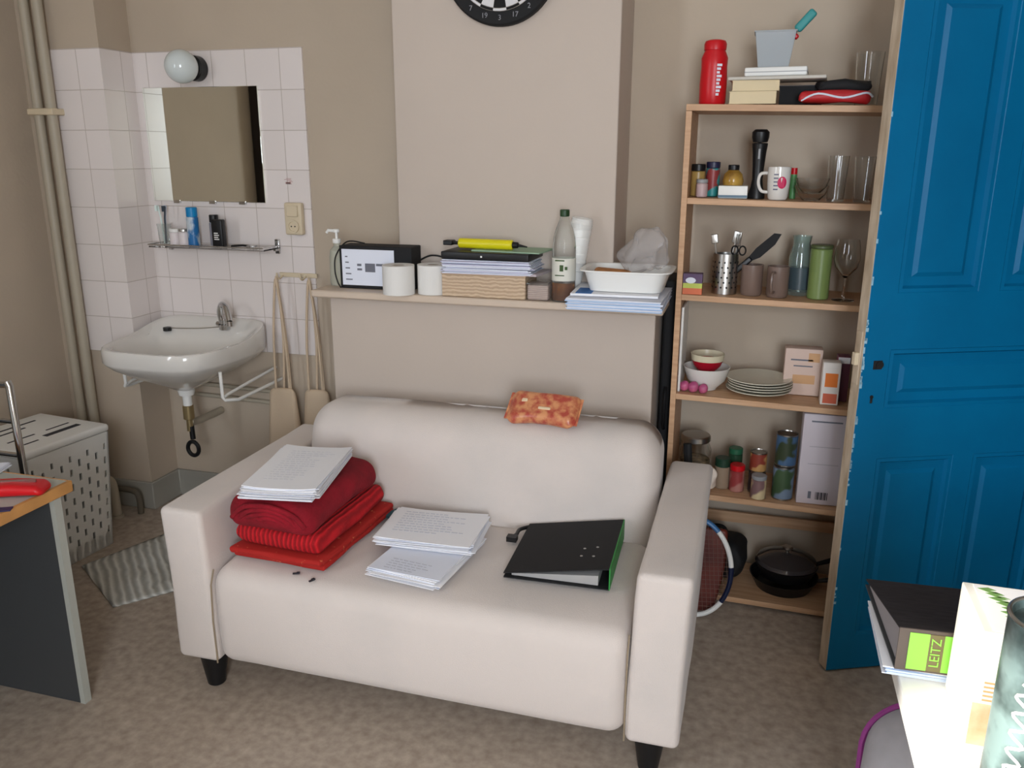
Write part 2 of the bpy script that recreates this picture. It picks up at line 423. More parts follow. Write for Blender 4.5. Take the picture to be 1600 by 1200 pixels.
# socket
t = thing('wall_socket', 'cream light switch over a wall socket at the right edge of the tiles', 'socket', (-1.774, YB-e, 1.208))
bm = B(); rbox(bm, (0, -.014, .063), (.078, .028, .126), .008, 3); ob('housing', bm, M_cream, t)
bm = B(); box(bm, -.024, .024, -.036, -.026, .072, .116); ob('rocker_switch', bm, M_cream, t, bevel=.003)
bm = B(); lathe(bm, [(.026, 0), (.026, .006), (.019, .006), (.018, .0015), (0, .0015)], M=T(0, -.0285, .034) @ R(PI/2, 'X')); ob('socket_face', bm, M_cream, t)
bm = B()
for x in (-.008, .008): cyl(bm, .0028, 0, .0022, M=T(x, -.0285, .034) @ R(PI/2, 'X'), n=10)
ob('socket_hole', bm, M_blackm, t)
bm = B(); box(bm, -.012, .010, 0, .001, 0, .008)
for f in range(6): box(bm, rnd.uniform(-.02, .01), rnd.uniform(.012, .02), 0, .0012, .004*f, .004*f+.002)
o = ob('tile_mark', bm, mat('faded pink print', (190, 150, 146), 0.5), loc=(-1.80, YB-e-.001, 1.405)); tag(o, 'small faded pink sticker remnant on a tile right of the mirror', 'sticker')

# glass shelf
t = thing('glass_shelf', 'narrow glass shelf with chrome rail on the tiles below the mirror', 'shelf', (-2.12, YB-e, 1.150))
bm = B(); box(bm, -.27, .265, -.125, -.004, 0, .006); ob('glass_plate', bm, M_glass, t, smooth=0)
bm = B(); tube(bm, [(-.27, -.004, .012), (-.27, -.128, .012), (.265, -.128, .012), (.265, -.004, .012)], .0028, 8); ob('rail', bm, M_chrome, t)
for x in (-.255, .255):
    bm = B(); box(bm, x-.010, x+.010, -.012, 0, -.022, .038); box(bm, x-.008, x+.008, -.03, -.008, -.010, .0); ob('bracket', bm, M_chrome, t, bevel=.003)
zg = 1.1565; yg = 2.955
t = thing('toothbrush_cup', 'clear plastic cup holding toothbrushes at the left end of the glass shelf', 'cup', (-2.352, yg, zg))
bm = B(); vessel(bm, .022, .028, .085); ob('cup', bm, M_plasticclear, t)
for k, (a, b, c) in enumerate(((-.02, .01, (220, 235, 230)), (.012, -.004, (60, 70, 80)), (0, .016, (190, 200, 220)))):
    bm = B(); tube(bm, [(a*.3, b*.3, .005), (a*.9, b*.9, .11), (a*1.6, b*1.6, .155)], .0035, 8); box(bm, a*1.6-.006, a*1.6+.004, b*1.6-.014, b*1.6-.003, .135, .158)
    ob('toothbrush', bm, mat('toothbrush %d' % k, c, 0.4), t)
def jar(name, x, y, z, r, h, m, label, cat, capm=None, caph=0.0, group=None, bandm=None, rc=None):
    t = thing(name, label, cat, (x, y, z), group=group)
    bm = B(); cyl(bm, r, 0, h-caph, bev=min(.003, r*.2)); ob('body', bm, m, t)
    if caph:
        bm = B(); cyl(bm, (rc or r), h-caph, h, bev=.002); ob('cap', bm, capm, t)
    if bandm:
        bm = B(); lathe(bm, [(r*.9, h*.15), (r+.0008, h*.15), (r+.0008, (h-caph)*.85), (r*.9, (h-caph)*.85)]); ob('paper_label', bm, bandm, t)
    return t
M_jw = mat('white cream jar', (224, 214, 214), 0.4)
jar('cream_jar', -2.302, yg, zg, .022, .066, M_jw, 'short white cosmetic jar on the glass shelf next to the toothbrush cup', 'jar', M_white, .014)
jar('cream_jar', -2.256, yg-.004, zg, .022, .068, M_jw, 'short white cosmetic jar on the glass shelf touching the blue spray can', 'jar', M_steel, .012)
M_bluecan = mat('blue printed can', (36, 108, 168), 0.3, col2=(196, 206, 214), scale=14, contrast=(0.42, 0.5), stretch=(1, 1, .6))
t = jar('spray_can', -2.205, yg-.01, zg, .0235, .155, M_bluecan, 'tall spray can with a bright blue cap on the glass shelf', 'spray can', mat('bright blue cap', (0, 130, 190), 0.4), .038, rc=.022)
t = jar('deodorant_bottle', -2.125, yg+.02, zg, .020, .125, mat('grey silver bottle', (140, 138, 146), 0.35), 'grey deodorant bottle with a dark cap behind the black one', 'bottle', M_black, .03, rc=.018)
t = thing('shampoo_bottle', 'flat black bottle with small white print on the glass shelf', 'bottle', (-2.082, yg-.015, zg))
bm = B(); rbox(bm, (0, 0, .055), (.050, .03, .11), .006, 3); ob('body', bm, M_black, t)
bm = B()
for k in range(4): box(bm, -.012, .010-.004*(k % 2), -.0165, -.0148, .03+.008*k, .034+.008*k)
ob('lettering', bm, M_white, t)
t = thing('razor', 'small black and silver razor lying at the right end of the glass shelf', 'razor', (-1.975, yg-.02, zg))
bm = B(); tube(bm, [(-.05, 0, .006), (0, .004, .010), (.035, 0, .008)], .0045, 8); ob('handle', bm, M_black, t)
bm = B(); box(bm, .03, .055, -.02, .02, .003, .012); ob('head', bm, M_chrome, t, bevel=.002)

# washbasin
sink = thing('washbasin', 'white ceramic washbasin hung on the tiled wall under the mirror', 'washbasin', (-2.180, YB-e, 0))
def outline(th, s, oy=0.0, sy=None):
    # th 0..2pi ; rounded trapezoid, straight along the wall, bowed at the front
    c, d = math.cos(th), math.sin(th)
    hx = .272
    x = hx*math.copysign(abs(c)**(0.52 if d < 0 else 0.30), c)
    y = math.copysign(abs(d)**(0.62 if d < 0 else 0.45), d)
    y = -.255 + (.252 if y > 0 else .255)*y
    x *= (1.0 - .10*max(0, (-y-.20)/.31))
    if sy is None: sy = s
    return x*s, (y+.255)*sy - .255 + oy
def rimz(y): return .800 + max(0, (y+.22))/.22*.052
bm = B(); NN = 72; loops = []
def loop(s, zf, oy=0.0, sy=None):
    L = []
    for i in range(NN):
        x, y = outline(2*PI*i/NN, s, oy, sy); z = zf(y) if callable(zf) else zf
        L.append(bm.verts.new((x, y, z)))
    loops.append(L)
loop(.05, .600, 0); loop(.16, .602, 0); loop(.30, .625, .0); loop(.62, .668, .0); loop(.90, .715, 0); loop(.975, .735, 0)
loop(1.0, .745); loop(1.0, lambda y: rimz(y)-.010); loop(.985, lambda y: rimz(y)); loop(.955, lambda y: rimz(y)+.001)
loop(.90, lambda y: rimz(min(y, -.24))-.001 if y < -.12 else rimz(y)-.006, -.002, .90)
loop(.84, .792, -.028, .74); loop(.80, .772, -.030, .69); loop(.68, .715, -.030, .58); loop(.42, .680, -.03, .36); loop(.08, .668, -.03, .08)
for a, b in zip(loops, loops[1:]):
    for i in range(NN): bm.faces.new((a[i], a[(i+1) % NN], b[(i+1) % NN], b[i]))
bm.faces.new(loops[0][::-1]); bm.faces.new(loops[-1])
ob('basin', bm, M_ceramic, sink, smooth=60)
bm = B(); box(bm, -.020, .014, -.098, -.094, .774, .781); ob('overflow_slot', bm, M_blackm, sink)
fx, fy = .08, -.075
bm = B(); cyl(bm, .022, .812, .835, (fx, fy, 0), bev=.003); cyl(bm, .016, .835, .858, (fx, fy, 0), bev=.003)
tube(bm, smoothpts([(fx-.01, fy, .84), (fx-.014, fy-.004, .885), (fx+.008, fy-.02, .922), (fx+.050, fy-.05, .916), (fx+.078, fy-.075, .866)], 6), .0120, 12)
cyl(bm, .014, .848, .868, (fx+.079, fy-.076, 0))
ob('tap', bm, M_chrome, sink)
bm = B(); tube(bm, [(fx-.02, fy, .835), (fx-.035, fy+.0, .838)], .010, 10); ob('tap_lever', bm, M_chrome, sink)
bm = B(); tube(bm, smoothpts([(-.165, -.105, .812), (-.11, -.10, .812), (-.03, -.088, .815), (fx-.02, fy-.006, .825)], 6), .0022, 6); ob('plug_chain', bm, M_steel, sink)
bm = B(); cyl(bm, .017, .800, .814, (-.178, -.108, 0)); ob('plug', bm, M_black, sink)
bm = B(); cyl(bm, .030, .575, .604, (0, -.255, 0), r2=.036); cyl(bm, .018, .51, .575, (0, -.255, 0)); ob('waste_outlet', bm, M_white, sink)
bm = B(); cyl(bm, .022, .47, .53, (0, -.255, 0), bev=.003); cyl(bm, .013, .42, .47, (0, -.255, 0)); ob('waste_pipe', bm, M_brass, sink)
bm = B(); tube(bm, [(.006, -.255, .44), (.008, -.255, .385)], .011, 12)
tube(bm, [(.010+.026*math.cos(a*PI/10), -.262, .345+.030*math.sin(a*PI/10)) for a in range(20)], .0085, 10, closed=True)
ob('trap_ring', bm, M_black, sink)
bm = B(); tube(bm, smoothpts([(.0, -.255, .46), (-.02, -.20, .44), (-.03, -.08, .43), (-.03, -.001, .43)], 5), .016, 12); ob('wall_waste', bm, M_pipe, sink)
bm = B()
for z in (.55, .50): tube(bm, [(-.20, -.012, z), (.24, -.012, z-.01)], .009, 10)
ob('supply_pipe', bm, M_pipe, sink)
# towel rail of white wire on the right, its twin on the left
for sgn, lab in ((1, 'white wire towel rail under the right side of the washbasin'), (-1, 'white wire towel rail under the left side of the washbasin')):
    t = thing('towel_rail', lab, 'towel rail', (-2.180, YB-e, 0))
    x0 = .262 if sgn > 0 else -.232; x1 = x0 + (.035 if sgn > 0 else -.02)
    ya, zt, zb = (-.385, .722, .612) if sgn > 0 else (-.325, .672, .612)
    bm = B(); tube(bm, [(x0, -.002, zb+.036), (x0, ya+.03, zb+.012), (x0, ya+.007, zb+.006)], .006, 10)
    ob('inner_bar', bm, M_white, t)
    bm = B(); tube(bm, [(x0, ya, zt), (x0+.001, ya, zb+.01), (x0+.008*sgn, ya+.004, zb-.002), (x1, ya+.05, zb-.010), (x1, -.03, zb-.008), (x1, -.002, zb-.008)], .0065, 10)
    ob('outer_bar', bm, M_white, t)

# hook rail with two cotton bags
t = thing('hook_rail', 'small cream hook rail at the left end of the mantel shelf', 'hook rail', (-1.78, YB-e, 1.035))
bm = B(); box(bm, -.085, .085, -.008, 0, .0, .018); ob('rail', bm, M_cream, t, bevel=.002)
for x in (-.07, .035):
    bm = B(); tube(bm, smoothpts([(x, -.006, .008), (x, -.035, -.004), (x, -.05, .006), (x, -.052, .022)], 4), .004, 8); ob('hook', bm, M_cream, t)
def tote(x, w_, label, zt, sl_, seed):
    t = thing('tote_bag', label, 'bag', (x, 2.935, 0), group=None)
    bm = B(); rr = random.Random(seed)
    def fn(q):
        s = (zt-q.z)/.38
        q.x *= .80 + .30*min(1, s*1.6) ; q.y += .012*math.sin(q.x*60+seed)*(1-s*.4) ; q.y *= .4+.8*min(1, s)
        return q
    rbox(bm, (0, 0, zt-.19), (w_, .07, .38), .03, 4, fn=fn)
    ob('cloth_bag', bm, M_beigec, t, smooth=180)
    for k, dx in enumerate((-.028, .026)):
        bm = B(); top = Vector((sl_, .02, 1.043)); pts = [(dx*1.0, -.008+.016*k, zt-.02), (dx*.8+sl_*.5, .0+.01*k, (zt+1.04)/2), top + Vector((0, -.005, 0)), (dx*.2+sl_*.5+.014, .02, (zt+1.04)/2), (dx*.6+.014, .012, zt-.01)]
        tube(bm, smoothpts(pts, 6), .005, 6); ob('strap', bm, M_beigec, t)
    return t
tote(-1.838, .145, 'natural cotton tote bag hanging by long straps right beside the washbasin', .585, -.005, 1)
tote(-1.685, .13, 'natural cotton tote bag hanging against the wall, nearer the chimney breast', .59, -.01, 5)

# ------------------------------------------------------------ laundry basket
t = thing('laundry_basket', 'white plastic laundry basket with slotted sides and a lid behind the desk', 'laundry basket', (-2.578, 2.375, 0), math.radians(-6))
bm = B(); hw = .155; hh = .475
def wall(M):
    n = 9; p = 2*hw/n; bw = p*.30
    for i in range(n):
        x = -hw + i*p
        box(bm, x, x+p-bw*1.0+.0, -hw, -hw+.006, 0, .06, M); box(bm, x, x+p, -hw, -hw+.006, .43, hh, M)
        xs0, xs1 = x+(p-bw)/2, x+(p+bw)/2
        box(bm, x, xs0, -hw, -hw+.006, 0, .43, M); box(bm, xs1, x+p, -hw, -hw+.006, 0, .43, M)
        z = .03 if i % 2 else .0
        while z < .43:
            a = z+.028; b = min(.43, z+.058)
            if b > a: box(bm, xs0, xs1, -hw, -hw+.006, max(0, a), b, M)
            z += .058
        box(bm, xs0, xs1, -hw, -hw+.006, 0, .06, M)
for k in range(4): wall(R(k*PI/2, 'Z'))
box(bm, -hw, hw, -hw, hw, 0, .006)
for v in bm.verts: v.co.x *= 1+.16*v.co.z/.47; v.co.y *= 1+.16*v.co.z/.47
o = ob('basket_body', bm, M_white, t, smooth=0)
bm = B(); rbox(bm, (0, 0, .490), (.372, .372, .030), .012, 4); ob('lid', bm, M_white, t)
for a, b, c, d in ((-.10, .02, -.07, -.06), (-.02, .13, .075, .100), (-.13, -.02, .03, .038), (.03, .13, .03, .038), (-.12, -.06, .10, .108), (-.12, .10, -.115, -.105)): 
    bm = B(); box(bm, c, d, a, b, .5045, .5062); ob('lid_slot', bm, M_inkd, t, smooth=0)

# white bath mat
bm = B(); P = [Vector(p) for p in ((-2.05, 2.10, 0), (-2.375, 2.31, 0), (-2.15, 2.92, 0), (-1.60, 2.62, 0))]
nx, ny = 26, 34; G = []
for i in range(nx+1):
    row = []
    for j in range(ny+1):
        u, v = i/nx, j/ny
        p = (P[0]*(1-u)+P[1]*u)*(1-v)+(P[3]*(1-u)+P[2]*u)*v
        z = .006 + .010*(noise.noise(Vector((p.x*7, p.y*7, 2)))+.5)*min(1, 6*min(u, 1-u, v, 1-v)+.1)
        row.append(bm.verts.new((p.x, p.y, max(.004, z))))
    G.append(row)
for i in range(nx):
    for j in range(ny): bm.faces.new((G[i][j], G[i+1][j], G[i+1][j+1], G[i][j+1]))
o = ob('bath_mat', bm, M_wicker, smooth=180); md = o.modifiers.new('s', 'SOLIDIFY'); md.thickness = .006; md.offset = 1
tag(o, 'rumpled off-white bath mat on the floor between the laundry basket and the sofa', 'mat')
bm = B(); rbox(bm, (-2.36, 2.30, .026), (.02, .03, .012), .005, 2); o = ob('lint_ball', bm, M_blackm); o.location.z = -.018
o.location = (-.05, -.06, -.0195); tag(o, 'tiny black bit of fluff on the floor at the corner of the bath mat', 'fluff')

# ------------------------------------------------------------ desk and chair at left
t = thing('desk', 'desk with charcoal end panels and orange wood edging at the left of the photo', 'desk', (-1.742, 1.705, 0))
bm = B(); box(bm, -.98, -.012, -1.0, -.004, .636, .665); ob('desk_top', bm, M_deskt, t, bevel=.002)
bm = B(); box(bm, -.012, 0, -1.0, 0, .634, .6655); box(bm, -.98, -.012, -.004, 0, .634, .6655); ob('edging', bm, M_deske, t, bevel=.002)
for y, nm in ((-.063, 'end_panel'), (-.95, 'end_panel')):
    bm = B(); box(bm, -.97, -.022, y, y+.022, 0, .634); ob(nm, bm, M_deskg, t, bevel=.001)
    bm = B(); box(bm, -.022, -.006, y-.001, y+.023, 0, .634); ob('panel_edging', bm, M_deskt, t)
zd = .6665
bm = B()
for k in range(6): box(bm, -.10, .10, -.14, .14, .0012*k, .0012*k+.0011, T(rnd.uniform(-.006, .006), rnd.uniform(-.006, .006), 0) @ R(rnd.uniform(-.05, .05), 'Z'))
o = ob('paper_stack', bm, M_paperb, smooth=0, loc=(-2.045, 1.58, zd), rotz=.35); tag(o, 'loose white papers at the left end of the desk, behind the red pouch', 'papers')
t = thing('pencil_pouch', 'glossy red zip pouch lying on the corner of the desk', 'pouch', (-1.845, 1.575, zd), math.radians(22))
bm = B()
def fn(q): q.z *= 1 - .35*abs(q.x)/.12 ; q.z += .004*math.sin(q.x*90); return q
rbox(bm, (0, 0, .018), (.23, .075, .036), .017, 6, fn=fn); ob('pouch_body', bm, M_redp, t, smooth=180)
bm = B(); box(bm, -.09, .09, -.003, .003, .030, .0365); ob('zip', bm, M_steel, t)
bm = B(); box(bm, -.07, .06, -.012, .012, 0, .003); box(bm, -.07, -.02, -.011, .011, .003, .004, mi=1)
o = ob('card', bm, [mat('dark blue card', (40, 44, 84), 0.4), M_redp], loc=(-1.79, 1.475, zd), rotz=.5); tag(o, 'small dark blue and red card in front of the red pouch', 'card')
bm = B(); box(bm, -.08, .08, -.05, .05, 0, .004); box(bm, -.06, .03, -.03, .02, .004, .0045, mi=1)
o = ob('notepad', bm, [mat('yellow card', (222, 190, 90), 0.6), M_inkd], loc=(-1.855, 1.415, zd), rotz=.9); tag(o, 'yellow notepad with dark print at the very edge of the desk', 'notepad')
bm = B(); box(bm, -.05, .05, -.09, .09, 0, .006)
o = ob('notebook', bm, M_black, loc=(-1.80, 1.345, zd), rotz=.1, bevel=.001); tag(o, 'thin black notebook near the front of the desk', 'notebook')

t = thing('metal_chair', 'chair with a chromed tube back standing behind the desk', 'chair', (-2.265, 2.03, 0))
bm = B()
for x in (-.195, .195):
    b2 = B(); tube(b2, [(x, -.172, 0), (x, -.175, .43), (x, -.178, .868), (x*.97, -.178, .878)], .011, 12); ob('back_post', b2, M_chrome, t)
    b2 = B(); tube(b2, [(x*.55, -.10, 0), (x*.55, -.10, .22), (x*.55, -.10, .44)], .011, 12); ob('leg', b2, M_chrome, t)
for z in (.868, .756, .65):
    b2 = B(); tube(b2, [(-.195, -.178, z), (.195, -.178, z)], .0075 if z < .86 else .010, 10); ob('back_bar', b2, M_chrome, t)
bm.free(); bm = B(); rbox(bm, (-.04, -.07, .455), (.28, .17, .03), .012, 4); ob('seat', bm, M_blackm, t)

# ------------------------------------------------------------ sofa
sofa = thing('sofa', 'small two-seat sofa with a worn cream cotton cover and black feet', 'sofa', (-.8075, 2.175, 0))
SX = .7175
def wob(q, a=.006, f=5.0):
    n_ = noise.noise_vector(Vector((q.x*f, q.y*f, q.z*f)))
    return q + n_*a
for s in (-1, 1):
    bm = B()
    def fn(q, s=s):
        k = max(0, (q.z-.12)/.46)
        q.x += s*.014*k*k
        return wob(q, .003, 6)
    rbox(bm, (s*(SX-.066), 0, .344), (.134, .79, .468), .018, 5, fn=fn); ob('armrest', bm, M_sofa, sofa, smooth=180)
bm = B()
def fs(q):
    if q.z > .3:
        d = math.exp(-((q.x+.15)**2)/.10)*math.exp(-((q.y+.12)**2)/.05)
        q.z -= .004*d + .012*max(0, (-.30-q.y)/.10)
    q.y -= .010*math.sin((q.z-.11)/.31*PI)*(1 if q.y < 0 else 0)
    return wob(q, .003, 4)
rbox(bm, (0, -.135, .2625), (1.172, .52, .305), .048, 6, fn=fs); ob('seat', bm, M_sofa, sofa, smooth=180)
bm = B()
def fb(q):
    if q.y < .25: q.y += .085*max(0, min(1, (q.z-.40)/.32))
    if abs(q.x) > .5 and q.z > .6: q.z -= .018*((abs(q.x)-.5)/.08)**2*.6
    return wob(q, .005, 4)
rbox(bm, (0, .245, .485), (1.165, .30, .475), .078, 8, fn=fb); ob('backrest', bm, M_sofa, sofa, smooth=180)
for x in (-.585, .585):                      # piped seam between seat front and each arm
    bm = B(); tube(bm, [(x, -.397, .115), (x, -.399, .25), (x, -.392, .36), (x, -.374, .40)], .0022, 8); ob('seam_piping', bm, mat('seam thread', (150, 134, 112), 0.9), sofa)
for sx in (-1, 1):
    for sy in (-1, 1):
        bm = B(); cyl(bm, .026, 0, .115, n=24, r2=.042, bev=.004); ob('foot', bm, M_black, sofa, loc=(sx*(SX-.075), sy*.335, 0))
bm = B()
for (x, y, a) in ((-.312, -.405, 0), (-.24, -.44, 1)):
    pass
for (x, y, a, label) in ((-1.142, 1.822, .4, 'tiny dark crumb on the front of the sofa seat, left of the other one'), (-1.085, 1.806, 1.1, 'tiny dark crumb at the front edge of the sofa seat, right of the other one')):
    b2 = B(); box(b2, -.010, .006, -.003, .003, 0, .003); box(b2, .0, .009, -.002, .006, 0, .0035); o = ob('crumb', b2, M_inkd, loc=(x, y, .4135 if y > 1.81 else .410), rotz=a); tag(o, label, 'crumb')
bm.free()

# things on the sofa
SZ = .4195
def blanket(name, label, m, c, size, rz, layers, z0, seed, bulge=.012):
    bm = B(); h = size[2]/layers
    for k in range(layers):
        rr = random.Random(seed+k)
        sx, sy = size[0]-rr.uniform(0, .02), size[1]-rr.uniform(0, .03); ox, oy = rr.uniform(-.006, .006), rr.uniform(-.01, .01)
        def fn(q, k=k):
            n_ = noise.noise(Vector((q.x*9+seed, q.y*7, k*.6)))
            q.z += bulge*n_*(.4+.6*(k+1)/layers); q.x += .006*noise.noise(Vector((q.z*30, q.y*12, seed))); q.y += .008*noise.noise(Vector((q.x*22, q.z*40, seed+3)))
            return q
        rbox(bm, (ox, oy, z0-c[2]+h*(k+.5)), (sx, sy, h*1.12), h*.54, 5, fn=fn)
    o = ob(name, bm, m, smooth=180, loc=c, rotz=rz); tag(o, label, 'blanket'); return o
blanket('folded_cloth', 'rust red floral cloth folded at the bottom of the blanket pile', M_redf, (-1.200, 2.052, SZ+.006), (.30, .435, .034), math.radians(-3), 2, SZ+.004, 3, .004)
blanket('folded_blanket', 'bright red ribbed blanket in the middle of the pile on the sofa', M_redb, (-1.205, 2.045, SZ), (.285, .425, .055), math.radians(-2), 1, SZ+.0435, 9, .003)
# top blanket: one soft thick fold with a swirled front end
bm = B()
def ft(q):
    n_ = noise.noise(Vector((q.x*7, q.y*5, 1)))
    q.z += .010*n_ - .016*max(0, (-q.y-.10)/.11) - .010*max(0, (q.x-.06)/.07)
    q.x += .010*noise.noise(Vector((q.y*9, q.z*14, 4))); q.y += .006*noise.noise(Vector((q.x*12, q.z*22, 9))); return q
rbox(bm, (0, 0, .042), (.268, .415, .088), .040, 8, fn=ft)
for k in range(4):                           # the fold edges show at the front as nested arcs
    a = .112-.026*k
    tube(bm, smoothpts([(-a, -.205, .020+.004*k), (-a*.6, -.209, .058-.010*k), (a*.1, -.210, .068-.011*k), (a*.75, -.207, .048-.006*k), (a, -.200, .014)], 6), .0075, 8)
o = ob('folded_blanket', bm, M_redd, smooth=180, loc=(-1.222, 2.035, SZ+.114), rotz=math.radians(-1)); tag(o, 'dark red fleece blanket folded thick on top of the pile', 'blanket')

def stack(name, n, w_, d_, th, seed, jit=.010, ang=.04, curl=0.0, mats=None, M0=None):
    bm = B(); rr = random.Random(seed)
    for k in range(n):
        M = T(rr.uniform(-jit, jit), rr.uniform(-jit, jit), 0) @ R(rr.uniform(-ang, ang), 'Z')
        gx = 6; z0 = th*k/n; z1 = z0 + th/n*.86; ring = []
        for i in range(gx+1):
            x = -w_/2 + w_*i/gx; cz = curl*((abs(x)/(w_/2))**3)*(k/n)
            ring.append([bm.verts.new(M @ Vector((x, y, z+cz))) for (y, z) in ((-d_/2, z0), (d_/2, z0), (d_/2, z1), (-d_/2, z1))])
        for a, b in zip(ring, ring[1:]):
            for q in range(4):
                f = bm.faces.new((a[q], a[(q+1) % 4], b[(q+1) % 4], b[q])); f.material_index = 0 if k % 3 else 1
        bm.faces.new(ring[0][::-1]); bm.faces.new(ring[-1])
    return bm
def lines_bm(w_, n, dy, th, z, seed, x0, y0):
    bm = B(); rr = random.Random(seed)
    for k in range(n):
        x = x0
        while x < x0 + w_*(.55+.45*rr.random()):
            l = rr.uniform(.006, .018); box(bm, x, x+l, y0-dy*k-th/2, y0-dy*k+th/2, z, z+.0003); x += l+.004
    return bm
PM = [M_paper, M_paperb]
t = thing('paper_stack', 'thick pile of white A4 papers lying on top of the red blankets', 'papers', (-1.218, 1.995, SZ+.204), math.radians(10))
ob('sheets', stack('s', 14, .208, .33, .032, 4, .008, .045, .006), PM, t, smooth=0)
ob('printing', lines_bm(.15, 14, .017, .0022, .0330, 3, -.08, .12), mat('faint ink', (206, 208, 216), 0.8), t, smooth=0)
t = thing('paper_stack', 'pile of white papers with handwriting lying crosswise in the middle of the sofa seat', 'papers', (-.848, 2.105, SZ+.0245), math.radians(4))
ob('sheets', stack('s', 12, .285, .21, .026, 8, .010, .05, .002), PM, t, smooth=0)
ob('handwriting', lines_bm(.22, 9, .016, .0035, .0270, 5, -.11, .075), mat('pale ink', (196, 200, 212), 0.8), t, smooth=0)
t = thing('paper_stack', 'pile of printed sheets sticking out in front, under the handwritten pile', 'papers', (-.822, 1.998, SZ), math.radians(-7))
ob('sheets', stack('s', 10, .212, .297, .022, 12, .008, .05, 0), PM, t, smooth=0)
bm = lines_bm(.14, 5, .013, .0018, .0224, 6, -.07, -.075)
ob('printing', bm, mat('mid ink', (170, 172, 184), 0.8), t, smooth=0)
for x in (-.075, -.062, -.049, -.038):
    bm = B(); box(bm, x, x+.008, .082, .092, .0224, .0228); ob('printed_mark', bm, M_ink, t, smooth=0)
bm = B(); box(bm, -.055, .055, -.03, .03, 0, .008); o = ob('booklet', bm, M_teal, bevel=.001, loc=(-1.000, 2.205, SZ+.009), rotz=-.55); tag(o, 'small teal booklet lying between the red blankets and the papers', 'booklet')

def ring_binder(name, label, loc, rz, w_, d_, hs, spine_m, inner, thin=.012, mirror=False, rot=None):
    """lever arch binder lying flat: spine (thick side) at +x, opening edge at -x"""
    t = thing(name, label, 'binder', loc, rz)
    bm = B(); prism(bm, [(0, 0), (w_, 0), (w_, .003), (0, .003)], -d_/2, d_/2, M=R(PI/2, 'X')); ob('back_cover', bm, M_blackm, t, smooth=0)
    bm = B(); prism(bm, [(0, thin), (w_, hs-.003), (w_, hs), (0, thin+.003)], -d_/2, d_/2, M=R(PI/2, 'X')); ob('front_cover', bm, M_blackm, t, smooth=0)
    bm = B(); box(bm, w_, w_+.003, -d_/2, d_/2, 0, hs); ob('spine', bm, spine_m, t, smooth=0)
    bm = B(); prism(bm, [(.02, .004), (w_-.03, .004), (w_-.03, min(hs-.012, thin+.02)), (.02, thin-.002)], -d_/2+.012, d_/2-.012, M=R(PI/2, 'X')); ob('pages', bm, inner, t, smooth=0)
    return t
gb = ring_binder('ring_binder', 'black ring binder with a green spine lying on the right of the sofa seat', (-.592, 2.104, SZ+.004), math.radians(2), .285, .315, .062, M_green, mat('grey inner paper', (170, 168, 166), 0.8))
bm = B()
for (x, y) in ((.20, -.03), (.235, -.025), (.198, -.075), (.232, -.08)): cyl(bm, .004, 0, .0012, (x, y, .012+.05*x/.285+.0005), n=12)
ob('rivet', bm, M_steel, gb)
bm = B(); tube(bm, smoothpts([(.0, .145, .010), (-.022, .12, .010), (-.024, .085, .010), (-.03, .06, .012)], 5), .006, 8); box(bm, -.045, -.015, .045, .07, .003, .018); ob('elastic_strap', bm, M_black, gb)

# snack packet
M_snack = mat('orange printed foil', (216, 150, 104), 0.3, col2=(178, 76, 62), scale=40, contrast=(0.38, 0.62), detail=4)
t = thing('snack_packet', 'open orange and red plastic food packet on top of the sofa back', 'packet', (-.592, 2.438, .735), math.radians(-4))
bm = B()
def fp(q):
    q.z *= max(.15, 1-(q.x/.118)**4); q.y *= 1+.15*abs(q.x)/.1; q.z += .012*noise.noise(Vector((q.x*26, q.y*26, 0)))
    return q
rbox(bm, (0, 0, 0), (.225, .105, .052), .026, 6, fn=fp); 
for v in bm.verts: v.co = T(0, -.03, .026) @ R(math.radians(38), 'X') @ v.co
ob('packet_body', bm, M_snack, t, smooth=180)
for (x, y, w1, h1, zz) in ((-.06, .012, .022, .014, .020), (.01, -.014, .04, .010, .024), (.045, .016, .026, .012, .020)):
    bm = B(); rbox(bm, (x, y, zz), (w1, h1, .008), .003, 2)
    for v in bm.verts: v.co = T(0, -.03, .026) @ R(math.radians(38), 'X') @ v.co
    ob('print_patch', bm, mat('cream print', (232, 206, 170), 0.4), t)
for x in (-.118, .100):
    bm = B(); box(bm, x, x+.018, -.05, .05, -.001, .001)
    for v in bm.verts: v.co = T(0, -.03, .026) @ R(math.radians(38), 'X') @ v.co
    ob('sealed_edge', bm, M_snack, t, smooth=0)

# ------------------------------------------------------------ mantel things
MZ = 1.0625
t = thing('soap_dispenser', 'clear soap pump bottle at the left end of the mantel shelf', 'bottle', (-1.449, 2.735, MZ))
bm = B(); lathe(bm, [(0, 0), (.028, 0), (.031, .01), (.029, .10), (.026, .125), (.012, .140), (.012, .150), (0, .150)]); ob('bottle_body', bm, mat('pale soap gel', (226, 228, 214), 0.15, trans=0.6, ior=1.2), t)
bm = B(); cyl(bm, .015, .150, .166, bev=.002); cyl(bm, .005, .166, .190); tube(bm, [(.004, 0, .193), (-.03, -.005, .195), (-.036, -.006, .186)], .0055, 8); cyl(bm, .012, .188, .200, bev=.002); ob('pump', bm, M_white, t)
t = thing('black_box', 'black cardboard box with a white label on the mantel shelf', 'box', (-1.262, 2.720, MZ), math.radians(1))
bm = B(); box(bm, -.148, .125, -.045, .045, 0, .150); ob('carton', bm, M_blackm, t, bevel=.003)
bm = B(); box(bm, -.138, .060, -.0465, -.0452, .012, .138); ob('label', bm, M_paperb, t)
bm = B()
for k in range(5): box(bm, -.125, -.10-.004*k, -.0472, -.0465, .03+.02*k, .034+.02*k)
ob('label_lines', bm, M_ink, t)
